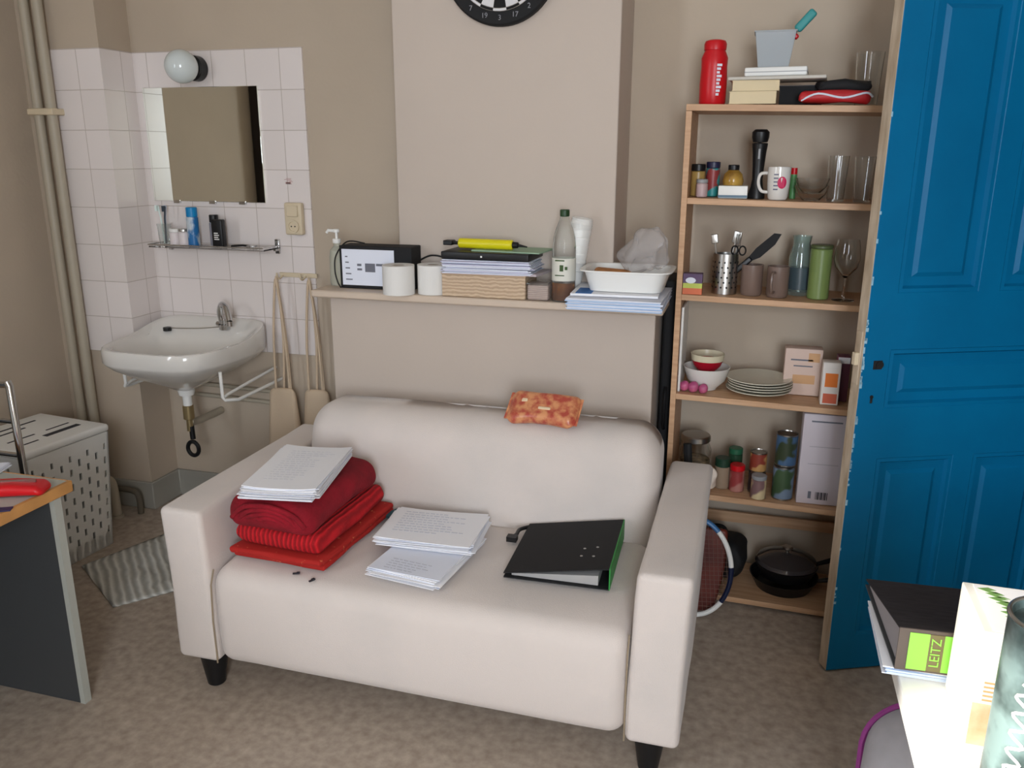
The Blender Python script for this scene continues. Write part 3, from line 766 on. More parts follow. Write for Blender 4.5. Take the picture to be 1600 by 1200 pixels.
for q in ((-.05, -.012, .06, .09), (-.08, -.062, .065, .072), (-.08, -.064, .080, .088), (-.008, .04, .082, .090)):
    bm = B(); box(bm, q[0], q[1], -.0472, -.0465, q[2], q[3]); ob('label_print', bm, M_ink, t)
bm = B(); tube(bm, smoothpts([(-1.30, 2.655, MZ+.162), (-1.37, 2.66, MZ+.165), (-1.418, 2.665, MZ+.115), (-1.425, 2.665, MZ+.06), (-1.416, 2.665, MZ+.02), (-1.400, 2.655, MZ+.0042)], 6), .0026, 8)
o = ob('black_cable', bm, M_black); tag(o, 'thin black cable looping over the left corner of the black box', 'cable')
bm = B(); tube(bm, smoothpts([(-1.13, 2.735, MZ+.10), (-1.09, 2.74, MZ+.118), (-1.045, 2.745, MZ+.11), (-1.03, 2.75, MZ+.07), (-1.03, 2.752, MZ+.003)], 6), .003, 8)
o = ob('black_cable', bm, M_black); tag(o, 'short black cable sticking up behind the toilet rolls', 'cable')
M_tp = mat('tissue paper', (228, 226, 222), 0.95, bump=0.2, bscale=200)
def roll(x, y, rz, label):
    t = thing('toilet_roll', label, 'toilet roll', (x, y, MZ), rz, 'toilet rolls on the mantel shelf')
    bm = B(); lathe(bm, [(.0545, 0), (.0545, .098), (.021, .098), (.021, 0), (.0545, 0)], n=40); ob('paper_roll', bm, M_tp, t)
    bm = B(); lathe(bm, [(.0208, .001), (.0208, .097), (.0195, .097), (.0195, .001), (.0208, .001)]); ob('cardboard_core', bm, mat('grey card', (170, 156, 140), 0.9), t)
roll(-1.052, 2.664, 0, 'toilet roll standing on the mantel shelf next to the layered cardboard block')
roll(-1.160, 2.616, 1.2, 'toilet roll standing in front of the black box')
# layered box, papers, folder, pump
t = thing('layered_box', 'flat tan box with streaked layered sides under the papers on the mantel shelf', 'box', (-.855, 2.70, MZ))
bm = B(); box(bm, -.148, .142, -.085, .065, 0, .074); ob('box_body', bm, M_cork, t, bevel=.002)
bm = B(); box(bm, -.150, .144, -.087, .066, .0742, .078); ob('box_lid', bm, mat('tan card', (196, 170, 140), 0.8), t)
t = thing('paper_stack', 'white and lilac papers piled between the tan box and the black folder on the mantel', 'papers', (-.845, 2.690, MZ+.0782), math.radians(1))
ob('sheets', stack('s', 14, .300, .17, .046, 21, .010, .03, 0), [M_paperb, mat('lilac paper', (206, 204, 226), 0.8)], t, smooth=0)
bm = B(); box(bm, -.005, .18, -.06, .08, .0, .008, R(-.15, 'Z')); ob('loose_folder', bm, mat('pale mauve card', (190, 178, 182), 0.8), t)
t = thing('document_folder', 'shiny black document folder lying under the yellow pump', 'folder', (-.848, 2.69, MZ+.126), math.radians(-2))
bm = B(); rbox(bm, (0, 0, .012), (.305, .17, .024), .004, 3); ob('cover', bm, M_black, t)
bm = B(); box(bm, -.012, -.006, -.0865, -.085, .008, .014); ob('clasp', bm, M_white, t)
bm = B(); box(bm, -.10, .14, -.07, .08, 0, .004); o = ob('green_sheet', bm, mat('pale green card', (150, 178, 150), 0.6), loc=(-.80, 2.70, MZ+.1505), rotz=-.1); tag(o, 'pale green card lying on the black folder on the mantel', 'card')
t = thing('hand_pump', 'yellow hand pump with a black nozzle lying on the folder', 'pump', (-.868, 2.675, MZ+.155), math.radians(-4))
Mx = R(PI/2, 'Y')
bm = B(); cyl(bm, .0165, -.095, .098, M=T(0, 0, .0165) @ Mx, bev=.003); ob('barrel', bm, M_yel, t)
bm = B(); tube(bm, [(.098, 0, .0165), (.115, 0, .0165), (.118, 0, .016), (.148, 0, .012)], [.011, .010, .005, .002], 12); ob('nozzle', bm, M_black, t)
bm = B(); tube(bm, [(-.095, 0, .0165), (-.118, 0, .0165)], .006, 10); box(bm, -.148, -.115, -.018, .018, .009, .025); ob('handle', bm, M_black, t, bevel=.003)
# small clear tub
t = thing('small_tub', 'small ribbed grey plastic tub beside the oil bottle on the mantel', 'tub', (-.672, 2.652, MZ))
bm = B(); rbox(bm, (0, 0, .026), (.072, .07, .052), .008, 3); ob('tub_body', bm, wave_mat('ribbed grey plastic', (190, 174, 166), (160, 142, 134), 50, 'Z', .4, .3, 0), t)
bm = B(); rbox(bm, (0, 0, .054), (.078, .076, .006), .003, 2); ob('tub_lid', bm, M_plasticclear, t)
# oil bottle
t = thing('oil_bottle', 'clear plastic oil bottle with a green cap and white label', 'bottle', (-.592, 2.645, MZ))
bm = B(); lathe(bm, [(0, 0), (.036, 0), (.038, .006), (.038, .175), (.035, .205), (.026, .235), (.015, .262), (.013, .275), (0, .275)]); ob('bottle_body', bm, M_plasticclear, t)
bm = B(); lathe(bm, [(0, .004), (.034, .004), (.0362, .010), (.0362, .060), (0, .060)]); ob('oil', bm, M_oil, t)
bm = B(); lathe(bm, [(.0384, .068), (.0390, .068), (.0390, .140), (.0384, .140), (.0384, .068)], n=40); ob('label', bm, mat('white bottle label', (222, 220, 208), 0.5), t)
bm = B()
for (a, z, w1, h1) in ((-.005, .10, .012, .02), (.012, .105, .008, .010), (-.02, .085, .03, .003), (-.02, .132, .03, .004)): box(bm, a, a+w1, -.0398, -.036, z, z+h1)
ob('label_print', bm, mat('olive print', (60, 84, 40), 0.5), t)
bm = B(); cyl(bm, .0155, .270, .292, bev=.002); ob('cap', bm, mat('dark green cap', (36, 66, 36), 0.4), t)
# white cup stack leaning
t = thing('cup_stack', 'tall leaning stack of white plastic cups behind the oil bottle', 'cups', (-.590, 2.733, MZ), 0)
bm = B()
prof = [(0, 0), (.026, 0)]
for k in range(7): prof += [(.0335+.0005*k, .09+.026*k), (.0352, .092+.026*k), (.0352, .096+.026*k), (.0338, .098+.026*k)]
prof += [(.034, .262), (0, .24)]
lathe(bm, prof, M=R(math.radians(8.5), 'Y')); ob('cups', bm, M_white, t)
# papers and tray at the right end
t = thing('paper_stack', 'white and pale blue papers overhanging the right end of the mantel shelf', 'papers', (-.405, 2.640, MZ+.001), math.radians(0))
ob('sheets', stack('s', 12, .290, .30, .036, 33, .007, .03, 0), [M_paperb, mat('pale blue paper', (176, 204, 236), 0.8)], t, smooth=0)
t = thing('booklet', 'blue and white booklet on the papers under the plastic tray', 'booklet', (-.415, 2.66, MZ+.0385), math.radians(3))
bm = B(); box(bm, -.135, .135, -.13, .12, 0, .007); ob('pages', bm, M_paper, t)
bm = B(); box(bm, -.12, -.07, -.125, -.02, .0071, .0085); ob('blue_cover_patch', bm, mat('blue print', (30, 100, 170), 0.5), t)
t = thing('plastic_tray', 'white plastic tray on the papers at the right end of the mantel', 'tray', (-.385, 2.662, MZ+.0475))
bm = B(); tw, td = .135, .105
rings = []
for (s1, z) in ((.84, 0), (.97, .060), (1.08, .062), (1.08, .066), (.95, .065), (.82, .004)):
    L = []
    for i in range(32):
        a = 2*PI*i/32; c, d = math.cos(a), math.sin(a)
        x = tw*s1*math.copysign(abs(c)**.35, c); y = td*s1*math.copysign(abs(d)**.35, d); L.append(bm.verts.new((x, y, z)))
    rings.append(L)
for a, b in zip(rings, rings[1:]):
    for i in range(32): bm.faces.new((a[i], a[(i+1) % 32], b[(i+1) % 32], b[i]))
bm.faces.new(rings[0][::-1]); bm.faces.new(rings[-1])
ob('tray_body', bm, M_white, t, smooth=50)
bm = B(); rbox(bm, (0, 0, .0), (.12, .07, .045), .02, 5, fn=lambda q: wob(q, .006, 25)); o = ob('bread_piece', bm, mat('bread crust', (206, 140, 84), 0.8, var=.25, scale=30), smooth=180, loc=(-.435, 2.655, MZ+.0475+.033)); o.location.z += .004
tag(o, 'piece of orange brown bread lying in the white tray', 'bread')
bm = B()
def fbag(q):
    n_ = noise.noise_vector(Vector((q.x*16, q.y*16, q.z*16))); m_ = noise.noise_vector(Vector((q.x*45, q.y*45, q.z*45)))
    q = q + n_*.030 + m_*.014; q.x += .15*(q.z); k = max(0, q.z-.05)/.08; q.x -= (q.x-.02)*.45*min(1, k); return q
rbox(bm, (0, 0, .062), (.15, .11, .13), .05, 9, fn=fbag)
m_bag = mat('thin clear plastic bag', (226, 222, 222), 0.2, trans=0.5, ior=1.05, alpha=0.5)
o = ob('plastic_bag', bm, m_bag, smooth=60, loc=(-.345, 2.675, MZ+.0475+.056)); tag(o, 'crumpled clear plastic bag standing in the white tray', 'bag')
# narrow black slab added to fill the gap beside the chimney breast
t = thing('black_slab', 'tall narrow black slab standing in the gap beside the chimney breast', 'case', (-.2625, 2.91, 0))
bm = B(); rbox(bm, (0, 0, .56), (.040, .20, 1.12), .012, 4); ob('slab_body', bm, M_blackm, t)
bm = B(); tube(bm, smoothpts([(0, -.102, .60), (0, -.118, .63), (0, -.118, .72), (0, -.102, .75)], 4), .006, 8); ob('handle', bm, M_black, t)

# ------------------------------------------------------------ dartboard
t = thing('dartboard', 'round black and white dartboard hanging high on the chimney breast', 'dartboard', (-.836, 2.77, 2.104))
bm = B(); cyl(bm, .188, 0, .032, M=R(PI/2, 'X'), n=64, bev=.006); ob('board', bm, M_blackm, t)
def wedge(bm, r0, r1, a0, a1, y, mi, n=4):
    A = [bm.verts.new((r0*math.sin(a0+(a1-a0)*i/n), y, r0*math.cos(a0+(a1-a0)*i/n))) for i in range(n+1)]
    C = [bm.verts.new((r1*math.sin(a0+(a1-a0)*i/n), y, r1*math.cos(a0+(a1-a0)*i/n))) for i in range(n+1)]
    for i in range(n): bm.faces.new((A[i], A[i+1], C[i+1], C[i])).material_index = mi
bm = B(); d = 2*PI/20
for k in range(20):
    a0 = (k-.5)*d; a1 = a0+d; q = k % 2
    wedge(bm, .015, .080, a0, a1, -.0325, q); wedge(bm, .080, .088, a0, a1, -.0325, 1-q)
    wedge(bm, .088, .136, a0, a1, -.0325, q); wedge(bm, .136, .145, a0, a1, -.0325, 1-q)
cyl(bm, .015, .0324, .0334, M=R(PI/2, 'X'), mi=0)
ob('scoring_face', bm, [mat('board black', (16, 16, 20), 0.8), mat('board white', (222, 220, 222), 0.8)], t, smooth=0)
bm = B(); 
for r_ in (.145, .136): tube(bm, [(r_*math.sin(2*PI*i/60), -.0335, r_*math.cos(2*PI*i/60)) for i in range(60)], .0009, 6, closed=True)
ob('wire_ring', bm, M_steel, t)
bm = B()
for k, nmb in enumerate((20, 1, 18, 4, 13, 6, 10, 15, 2, 17, 3, 19, 7, 16, 8, 11, 14, 9, 12, 5)):
    a = k*d; text_bm(str(nmb), .022, .0003, T(.164*math.sin(a), -.0330, .164*math.cos(a)) @ R(PI/2, 'X'), bm)
ob('number_ring', bm, mat('grey white numerals', (150, 150, 156), 0.6), t, smooth=0)

# ------------------------------------------------------------ bookshelf
BX0, BX1, BY0, BY1 = -.236, .580, 2.715, 2.995
SL = .020
tops = [1.672, 1.394, 1.090, .757, .412, .042]
def zt(k, x, r=.04): return tops[k] - SL*(x-BX0) + .0006 + SL*r
bs = thing('bookshelf', 'open beech effect shelving unit with kitchen things behind the blue door', 'shelves', (BX0, BY0, 0))
for nm, x in (('side_panel', 0), ('side_panel', BX1-BX0-.018)):
    bm = B(); box(bm, x, x+.018, 0, BY1-BY0, 0, tops[0]-.020-SL*x); ob(nm, bm, M_wood, bs, bevel=.001)
for k, z in enumerate(tops):
    bm = B(); box(bm, .018 if k else 0, BX1-BX0-(.018 if k else 0), 0, BY1-BY0, -.019, 0)
    for v in bm.verts: v.co.z += z - SL*v.co.x
    ob('shelf_board', bm, M_wood, bs, bevel=.001)
bm = B(); box(bm, .018, BX1-BX0-.018, BY1-BY0-.012, BY1-BY0, .20, .24); ob('back_rail', bm, M_wood, bs)

def bottle_at(k, x, y): return (x, y, zt(k, x))
# --- top board
t = thing('drink_bottle', 'red plastic drink bottle at the left end on top of the shelves', 'bottle', bottle_at(0, -.165, 2.79))
bm = B(); lathe(bm, [(0, 0), (.037, 0), (.040, .006), (.041, .06), (.039, .11), (.040, .135), (.030, .158), (.030, .160), (0, .160)]); ob('bottle_body', bm, M_redp, t)
bm = B(); lathe(bm, [(0, .158), (.033, .158), (.034, .175), (.030, .184), (.018, .188), (0, .188)], n=20); ob('screw_cap', bm, M_redp, t)
bm = B()
for q in range(9): box(bm, -.002, .007+.003*(q % 3), -.0425, -.036, .025+.0105*q, .032+.0105*q, R(.32, 'Z'))
ob('white_lettering', bm, M_paperb, t, smooth=0)
M_creamb = mat('aged page edges', (224, 206, 170), 0.8)
def book(k, x, y, z, w_, d_, h_, m, label, rz=0, pages=M_creamb, name='book', cat='book', group=None):
    t = thing(name, label, cat, (x, y, z), rz, group)
    bm = B(); box(bm, -w_/2+.002, w_/2-.001, -d_/2+.002, d_/2-.002, .002, h_-.002); ob('pages', bm, pages, t)
    bm = B(); box(bm, -w_/2, w_/2, -d_/2, d_/2, 0, .002); box(bm, -w_/2, w_/2, -d_/2, d_/2, h_-.002, h_); box(bm, w_/2-.001, w_/2+.001, -d_/2, d_/2, 0, h_); ob('cover', bm, m, t)
    return t
z0 = zt(0, -.045, .07)
book(0, -.045, 2.80, z0, .135, .16, .036, M_creamb, 'thick cream paperback at the bottom left of the books on top of the shelves')
book(0, -.042, 2.80, z0+.037, .135, .15, .030, M_creamb, 'cream paperback lying on the lower cream one on top of the shelves', .05)
book(0, .095, 2.862, z0-.0025, .125, .12, .058, mat('near black cover', (30, 24, 30), 0.5), 'thick dark book beside the cream paperbacks on top of the shelves', -.03, pages=M_blackm)
t = thing('container_lid', 'flat pale plastic lid lying across the books on top of the shelves', 'lid', (.025, 2.80, z0+.0682), math.radians(-4))
bm = B(); rbox(bm, (0, 0, .005), (.28, .15, .010), .004, 3); ob('lid_body', bm, mat('pale grey plastic', (206, 200, 190), 0.5), t)
t = thing('white_box', 'flat white box on the pale lid, under the plastic tub', 'box', (.02, 2.80, z0+.079), math.radians(-4))
bm = B(); rbox(bm, (0, 0, .013), (.178, .12, .025), .004, 3); ob('box_body', bm, M_white, t)
bm = B(); box(bm, -.09, .09, -.061, .061, .011, .013); ob('box_seam', bm, M_grey, t)
t = thing('plastic_tub', 'frosted square tub on top of the book pile, holding a brush', 'tub', (.008, 2.80, z0+.1052))
bm = B(); 
rings = []
for (s1, z) in ((.044, 0), (.058, .098), (.061, .098), (.061, .102), (.056, .102), (.042, .003)):
    rings.append([bm.verts.new(p) for p in ((-s1, -s1*.8, z), (s1, -s1*.8, z), (s1, s1*.8, z), (-s1, s1*.8, z))])
for a, b in zip(rings, rings[1:]):
    for i in range(4): bm.faces.new((a[i], a[(i+1) % 4], b[(i+1) % 4], b[i]))
bm.faces.new(rings[0][::-1]); bm.faces.new(rings[-1])
ob('tub_body', bm, mat('frosted plastic', (206, 212, 216), 0.35, trans=0.45, ior=1.15), t, smooth=0, bevel=.004)
t = thing('dish_brush', 'teal handled brush with a red collar leaning in the frosted tub', 'brush', (.008, 2.80, z0+.1052))
Mb = T(-.025, 0, .012) @ R(math.radians(42), 'Y')
bm = B(); rbox(bm, (0, 0, .160), (.026, .016, .07), .008, 4, M=Mb); ob('handle', bm, mat('teal rubber', (60, 150, 150), 0.5), t)
bm = B(); rbox(bm, (.006, 0, .112), (.026, .022, .014), .005, 3, M=Mb); ob('collar', bm, M_redp, t)
bm = B(); cyl(bm, .006, .02, .12, M=Mb); ob('shaft', bm, mat('pale blue plastic', (150, 180, 205), 0.4), t)
t = thing('cloth_pouch', 'crumpled red and black cloth pouch on top of the shelves', 'pouch', (.19, 2.758, zt(0, .19, .10)), 0)
bm = B(); rbox(bm, (0, 0, .018), (.20, .07, .034), .015, 5, fn=lambda q: wob(q, .012, 22)); ob('red_cloth', bm, mat('red nylon', (186, 36, 40), 0.5), t, smooth=180).location.z = .004
bm = B(); rbox(bm, (.02, .01, .050), (.15, .05, .030), .014, 5, fn=lambda q: wob(q, .016, 26)); ob('black_cloth', bm, M_blackm, t, smooth=180)
bm = B(); tube(bm, smoothpts([(-.095, -.030, .012), (-.05, -.042, .03), (.02, -.038, .018), (.08, -.042, .03), (.10, -.028, .02)], 5), .003, 6); ob('drawstring', bm, M_paperb, t)
def tumbler(k, x, y, r, h, label, group=None, r0=None):
    t = thing('drinking_glass', label, 'glass', bottle_at(k, x, y), 0, group)
    bm = B(); vessel(bm, r0 or r*.8, r, h, .002, base=.006); ob('glass_body', bm, M_glass, t)
    return t
tumbler(0, .285, 2.85, .040, .155, 'tall clear glass standing alone at the right end on top of the shelves')
# --- board 1
yy = 2.81
jar('spice_jar', -.195, yy, zt(1, -.195), .022, .10, mat('ochre spice', (170, 140, 80), 0.3), 'glass spice jar with an ochre filling at the far left of the upper shelf', 'jar', M_black, .022)
jar('spice_jar', -.150, yy+.02, zt(1, -.15), .022, .108, mat('turquoise label', (50, 150, 150), 0.4, col2=(150, 60, 60), scale=20, contrast=(.45, .5)), 'spice jar with a turquoise label on the upper shelf', 'jar', mat('dark blue cap', (40, 40, 70), 0.4), .02)
jar('spice_jar', -.178, yy-.045, zt(1, -.178), .018, .055, mat('pink white label', (186, 160, 160), 0.4), 'small low jar standing in front of the other spice jars', 'jar', M_grey, .012)
t = thing('white_carton', 'small flat white carton on the upper shelf with a golden jar on it', 'box', (-.082, 2.775, zt(1, -.082, .046))); bm = B(); rbox(bm, (0, 0, .019), (.088, .07, .038), .002, 2); ob('carton_body', bm, M_white, t)
bm = B(); box(bm, -.044, .044, -.0355, -.034, .002, .010); ob('blue_stripe', bm, mat('slate stripe', (80, 110, 130), 0.4), t)
M_gold = mat('golden honey', (190, 150, 70), 0.15, col2=(120, 84, 30), scale=18)
t = thing('honey_jar', 'squat golden jar with a dark lid standing on the white carton', 'jar', (-.085, 2.785, zt(1, -.082, .046)+.0388))
bm = B(); lathe(bm, [(0, 0), (.030, 0), (.033, .012), (.028, .034), (.016, .046), (0, .048)]); ob('jar_body', bm, M_gold, t)
bm = B(); cyl(bm, .017, .045, .062, bev=.002); ob('lid', bm, M_black, t)
t = thing('pepper_mill', 'tall black pepper mill on the upper shelf', 'pepper mill', bottle_at(1, -.012, 2.80))
bm = B(); lathe(bm, [(0, 0), (.026, 0), (.026, .012), (.019, .035), (.016, .06), (.018, .10), (.021, .14), (.024, .165), (.022, .168), (0, .168)], M=None); ob('mill_body', bm, M_black, t)
bm = B(); lathe(bm, [(0, .168), (.022, .170), (.026, .185), (.026, .200), (.018, .208), (0, .208)]); ob('grinder_cap', bm, M_black, t)
bm = B(); box(bm, -.003, .003, -.0225, -.015, .12, .15); ob('small_emblem', bm, M_grey, t)
t = thing('coffee_mug', 'white mug with a round pink emblem on the upper shelf', 'mug', bottle_at(1, .052, 2.775))
bm = B(); lathe(bm, [(0, 0), (.026, 0), (.030, .006), (.034, .05), (.035, .098), (.032, .098), (.030, .05), (.026, .008), (0, .008)]); ob('mug_body', bm, M_ceramic, t)
bm = B(); tube(bm, smoothpts([(-.032, 0, .08), (-.055, .006, .076), (-.060, .006, .05), (-.05, .004, .026), (-.030, 0, .022)], 5), .005, 8); ob('handle', bm, M_ceramic, t)
def on_cyl(bm, r, poly, dx=0):
    vs = [bm.verts.new(((r)*math.sin((p[0]+dx)/r), -(r)*math.cos((p[0]+dx)/r), p[1])) for p in poly]; bm.faces.new(vs)
bm = B(); on_cyl(bm, .0352, [(.016*math.cos(a*PI/9)*.9+.010, .052+.018*math.sin(a*PI/9)) for a in range(18)]); ob('pink_emblem', bm, mat('magenta print', (206, 40, 90), 0.4), t, smooth=0)
bm = B()
for q in range(5): on_cyl(bm, .0353, [(-.016, .03+.011*q), (-.002, .03+.011*q), (-.002, .034+.011*q), (-.016, .034+.011*q)])
ob('grey_print', bm, mat('slate print', (110, 110, 130), 0.5), t, smooth=0)
t = thing('green_tube', 'tiny green and red tube behind the white mug', 'tube', bottle_at(1, .098, 2.865)); bm = B(); cyl(bm, .010, 0, .075); ob('tube_body', bm, mat('green print', (90, 150, 90), 0.4), t); bm = B(); cyl(bm, .010, .0752, .095); ob('cap', bm, M_redp, t)
def gbowl(x, y, z, label, r=.052, h=.045):
    t = thing('glass_bowl', label, 'bowl', (x, y, z), 0, 'glass bowls on the upper shelf')
    bm = B(); lathe(bm, [(0, 0), (r*.5, 0), (r*.8, h*.4), (r, h), (r-.002, h), (r*.78, h*.42), (r*.48, .004), (0, .004)]); ob('bowl_body', bm, M_glass, t)
zz = zt(1, .152)
gbowl(.152, 2.80, zz, 'lower clear glass bowl of the two stacked beside the mug'); gbowl(.152, 2.80, zz+.022, 'upper clear glass bowl of the two stacked beside the mug')
tumbler(1, .222, 2.80, .031, .135, 'tall straight glass on the upper shelf, next to the glass bowls', 'tall glasses on the upper shelf')
tumbler(1, .298, 2.80, .031, .135, 'tall straight glass on the upper shelf, hard by the door edge', 'tall glasses on the upper shelf')
# --- board 2
t = thing('small_carton', 'tiny rainbow coloured carton on the front left corner of the middle shelf', 'carton', bottle_at(2, -.186, 2.738))
bm = B(); box(bm, -.030, .030, -.020, .020, 0, .020, mi=0); box(bm, -.030, .030, -.020, .020, .020, .036, mi=1); box(bm, -.030, .030, -.020, .020, .036, .066, mi=2); ob('carton_body', bm, [mat('orange print', (214, 110, 70), 0.5), mat('lime print', (190, 200, 90), 0.5), mat('violet print', (90, 66, 100), 0.5)], t)
bm = B(); lathe(bm, [(0, 0), (.016, 0), (.016, .001), (0, .001)], M=T(-.006, -.0205, .045) @ R(PI/2, 'X'), sy=.6); ob('white_logo', bm, M_paperb, t)
t = thing('cutlery_holder', 'perforated steel cutlery holder on the middle shelf', 'cutlery holder', bottle_at(2, -.090, 2.795))
bm = B(); lathe(bm, [(0, 0), (.040, 0), (.040, .128), (.038, .128), (.038, .003), (0, .003)], n=36); ob('holder', bm, M_steel, t)
bm = B()
for r_ in range(6):
    for q in range(14):
        a = 2*PI*q/14 + (r_ % 2)*.2; b2 = Vector((.0402*math.cos(a), .0402*math.sin(a), .022+.016*r_))
        cyl(bm, .0032, -.0004, .0004, M=T(*b2) @ R(a, 'Z') @ R(PI/2, 'Y'), n=8)
o = ob('perforation', bm, M_blackm, t, smooth=0)
def utensil(name, label, dx, dy, L, lean, az, kind):
    """resting in the holder, leaning by 'lean' towards azimuth az"""
    t = thing(name, label, name.replace('_', ' '), (-.090+dx, 2.795+dy, zt(2, -.09)+.006))
    M = R(az, 'Z') @ R(lean, 'Y')
    if kind == 'knife':
        bm = B(); prism(bm, [(-.009, .09), (.009, .09), (.020, .15), (.016, .215), (.0, .245), (-.009, .20)], -.0012, .0012, M=M @ R(PI/2, 'X')); ob('blade', bm, M_black, t, smooth=0)
        bm = B(); rbox(bm, (0, 0, .045), (.016, .010, .09), .004, 3, M=M); ob('handle', bm, M_black, t)
    else:
        bm = B(); tube(bm, [M @ Vector((0, 0, 0)), M @ Vector((0, 0, L))], .0035 if kind != 'dark' else .005, 8)
        if kind == 'spoon': rbox(bm, (0, 0, L+.012), (.026, .005, .04), .0024, 3, M=M)
        elif kind == 'fork':
            for q in (-.008, -.0027, .0027, .008): tube(bm, [M @ Vector((q, 0, L-.004)), M @ Vector((q, 0, L+.035))], .0015, 6)
            tube(bm, [M @ Vector((-.009, 0, L)), M @ Vector((.009, 0, L))], .0022, 6)
        else: rbox(bm, (0, 0, L), (.022, .008, .03), .003, 3, M=M)
        ob('utensil_body', bm, M_black if kind == 'dark' else M_steel, t)
utensil('table_knife', 'steel table knife sticking out of the cutlery holder to the left', -.012, -.006, .17, -.16, 0, 'plain')
utensil('table_fork', 'steel fork in the back of the cutlery holder', .020, .004, .150, .10, -.4, 'fork')
utensil('table_spoon', 'steel spoon leaning right in the cutlery holder', -.004, .014, .165, .20, -.3, 'spoon')
t = thing('kitchen_knife', 'black bladed kitchen knife leaning far right out of the cutlery holder', 'knife', (-.075, 2.79, zt(2, -.09)+.055))
M = R(math.radians(46), 'Y')
bm = B(); prism(bm, [(-.008, .085), (.008, .085), (.017, .11), (.016, .17), (.004, .205), (-.013, .19), (-.014, .12)], -.0012, .0012, M=M @ R(PI/2, 'X')); ob('blade', bm, M_blackm, t, smooth=0)
bm = B(); rbox(bm, (0, 0, .045), (.018, .012, .085), .005, 3, M=M); ob('handle', bm, M_black, t)
t = thing('scissors', 'scissors with black ring handles hanging over the rim of the cutlery holder', 'scissors', (-.052, 2.778, zt(2, -.09)+.128))
for q in (-.012, .012):
    bm = B(); tube(bm, [(q+.010*math.cos(i*PI/8), 0, .012+.014*math.sin(i*PI/8)) for i in range(16)], .0028, 6, closed=True); ob('ring_handle', bm, M_black, t)
bm = B(); box(bm, -.014, -.006, -.001, .001, -.08, .0); ob('blade', bm, M_steel, t, smooth=0)
def mug(k, x, y, r, h, m, label, rz=0, group=None):
    t = thing('mug', label, 'mug', bottle_at(k, x, y), rz, group)
    bm = B(); lathe(bm, [(0, 0), (r*.86, 0), (r, .008), (r, h), (r-.003, h), (r-.003, .01), (0, .008)]); ob('mug_body', bm, m, t)
    bm = B(); tube(bm, smoothpts([(r-.003, 0, h*.82), (r+.022, 0, h*.80), (r+.028, 0, h*.5), (r+.018, 0, h*.22), (r-.003, 0, h*.2)], 5), .0045, 8); ob('handle', bm, m, t)
mug(2, -.005, 2.792, .034, .098, M_brown, 'brown mug on the middle shelf beside the cutlery holder', 1.5, 'brown mugs on the middle shelf')
mug(2, .075, 2.785, .034, .098, M_brown, 'brown mug on the middle shelf beside the tall glass bottle', -1.9, 'brown mugs on the middle shelf')
t = thing('glass_bottle', 'clear ribbed glass carafe on the middle shelf', 'bottle', bottle_at(2, .142, 2.86))
bm = B(); lathe(bm, [(0, 0), (.033, 0), (.036, .01), (.036, .12), (.030, .15), (.026, .165), (.030, .19), (.027, .19), (.023, .166), (.033, .12), (.033, .012), (0, .008)]); ob('bottle_body', bm, mat('greenish glass', (214, 234, 230), 0.03, trans=.9), t)
bm = B(); lathe(bm, [(.0368, .02), (.0368, .09), (.036, .09), (.036, .02), (.0368, .02)]); ob('dark_sleeve', bm, mat('slate sleeve', (70, 84, 90), 0.3), t)
t = thing('green_canister', 'tall olive green canister on the middle shelf', 'canister', bottle_at(2, .200, 2.805))
bm = B(); cyl(bm, .033, 0, .158, bev=.003); ob('canister_body', bm, mat('olive green', (116, 134, 76), 0.35), t)
bm = B(); cyl(bm, .034, .158, .170, bev=.003); ob('lid', bm, mat('dark olive', (80, 90, 56), 0.4), t)
t = thing('wine_glass', 'stemmed wine glass on the middle shelf beside the door', 'glass', bottle_at(2, .276, 2.80))
bm = B(); lathe(bm, [(0, 0), (.034, 0), (.034, .002), (.006, .006), (.004, .012), (.004, .070), (.012, .078), (.034, .105), (.040, .13), (.036, .170), (.032, .190), (.030, .190), (.034, .170), (.038, .13), (.032, .108), (.010, .082), (0, .080)]); ob('glass_body', bm, M_glass, t)
# --- board 3
def bowl(x, y, z, r, h, m, label, band=None, inner=None):
    t = thing('bowl', label, 'bowl', (x, y, z))
    bm = B(); lathe(bm, [(0, 0), (r*.45, 0), (r*.48, .006), (r*.82, h*.42), (r, h), (r-.003, h), (r*.79, h*.45), (r*.4, .010), (0, .009)], n=36); ob('bowl_body', bm, m, t)
    if band:
        bm = B(); lathe(bm, [(r*.9, h*.70), (r+.0006, h*.995), (r+.0008, h*1.01), (r-.004, h*1.01)], n=36); ob('rim_band', bm, band, t)
    return t
zb = zt(3, -.135)
M_tally = mat('red glazed ceramic', (170, 20, 40), 0.25)
bowl(-.128, 2.815, zb, .078, .078, M_ceramic, 'large white china bowl on the third shelf down, under the red bowl')
t = thing('bowl', 'small red bowl with a cream rim nested in the large white bowl', 'bowl', (-.128, 2.815, zb+.064))
bm = B(); lathe(bm, [(0, 0), (.030, 0), (.046, .018), (.053, .036)], n=36); lathe(bm, [(.050, .036), (.030, .006), (0, .006)], n=36); ob('bowl_body', bm, M_tally, t)
bm = B(); lathe(bm, [(.053, .036), (.056, .058), (.053, .058), (.050, .036), (.053, .036)], n=36); ob('rim_band', bm, mat('cream glaze', (214, 204, 176), 0.25), t)
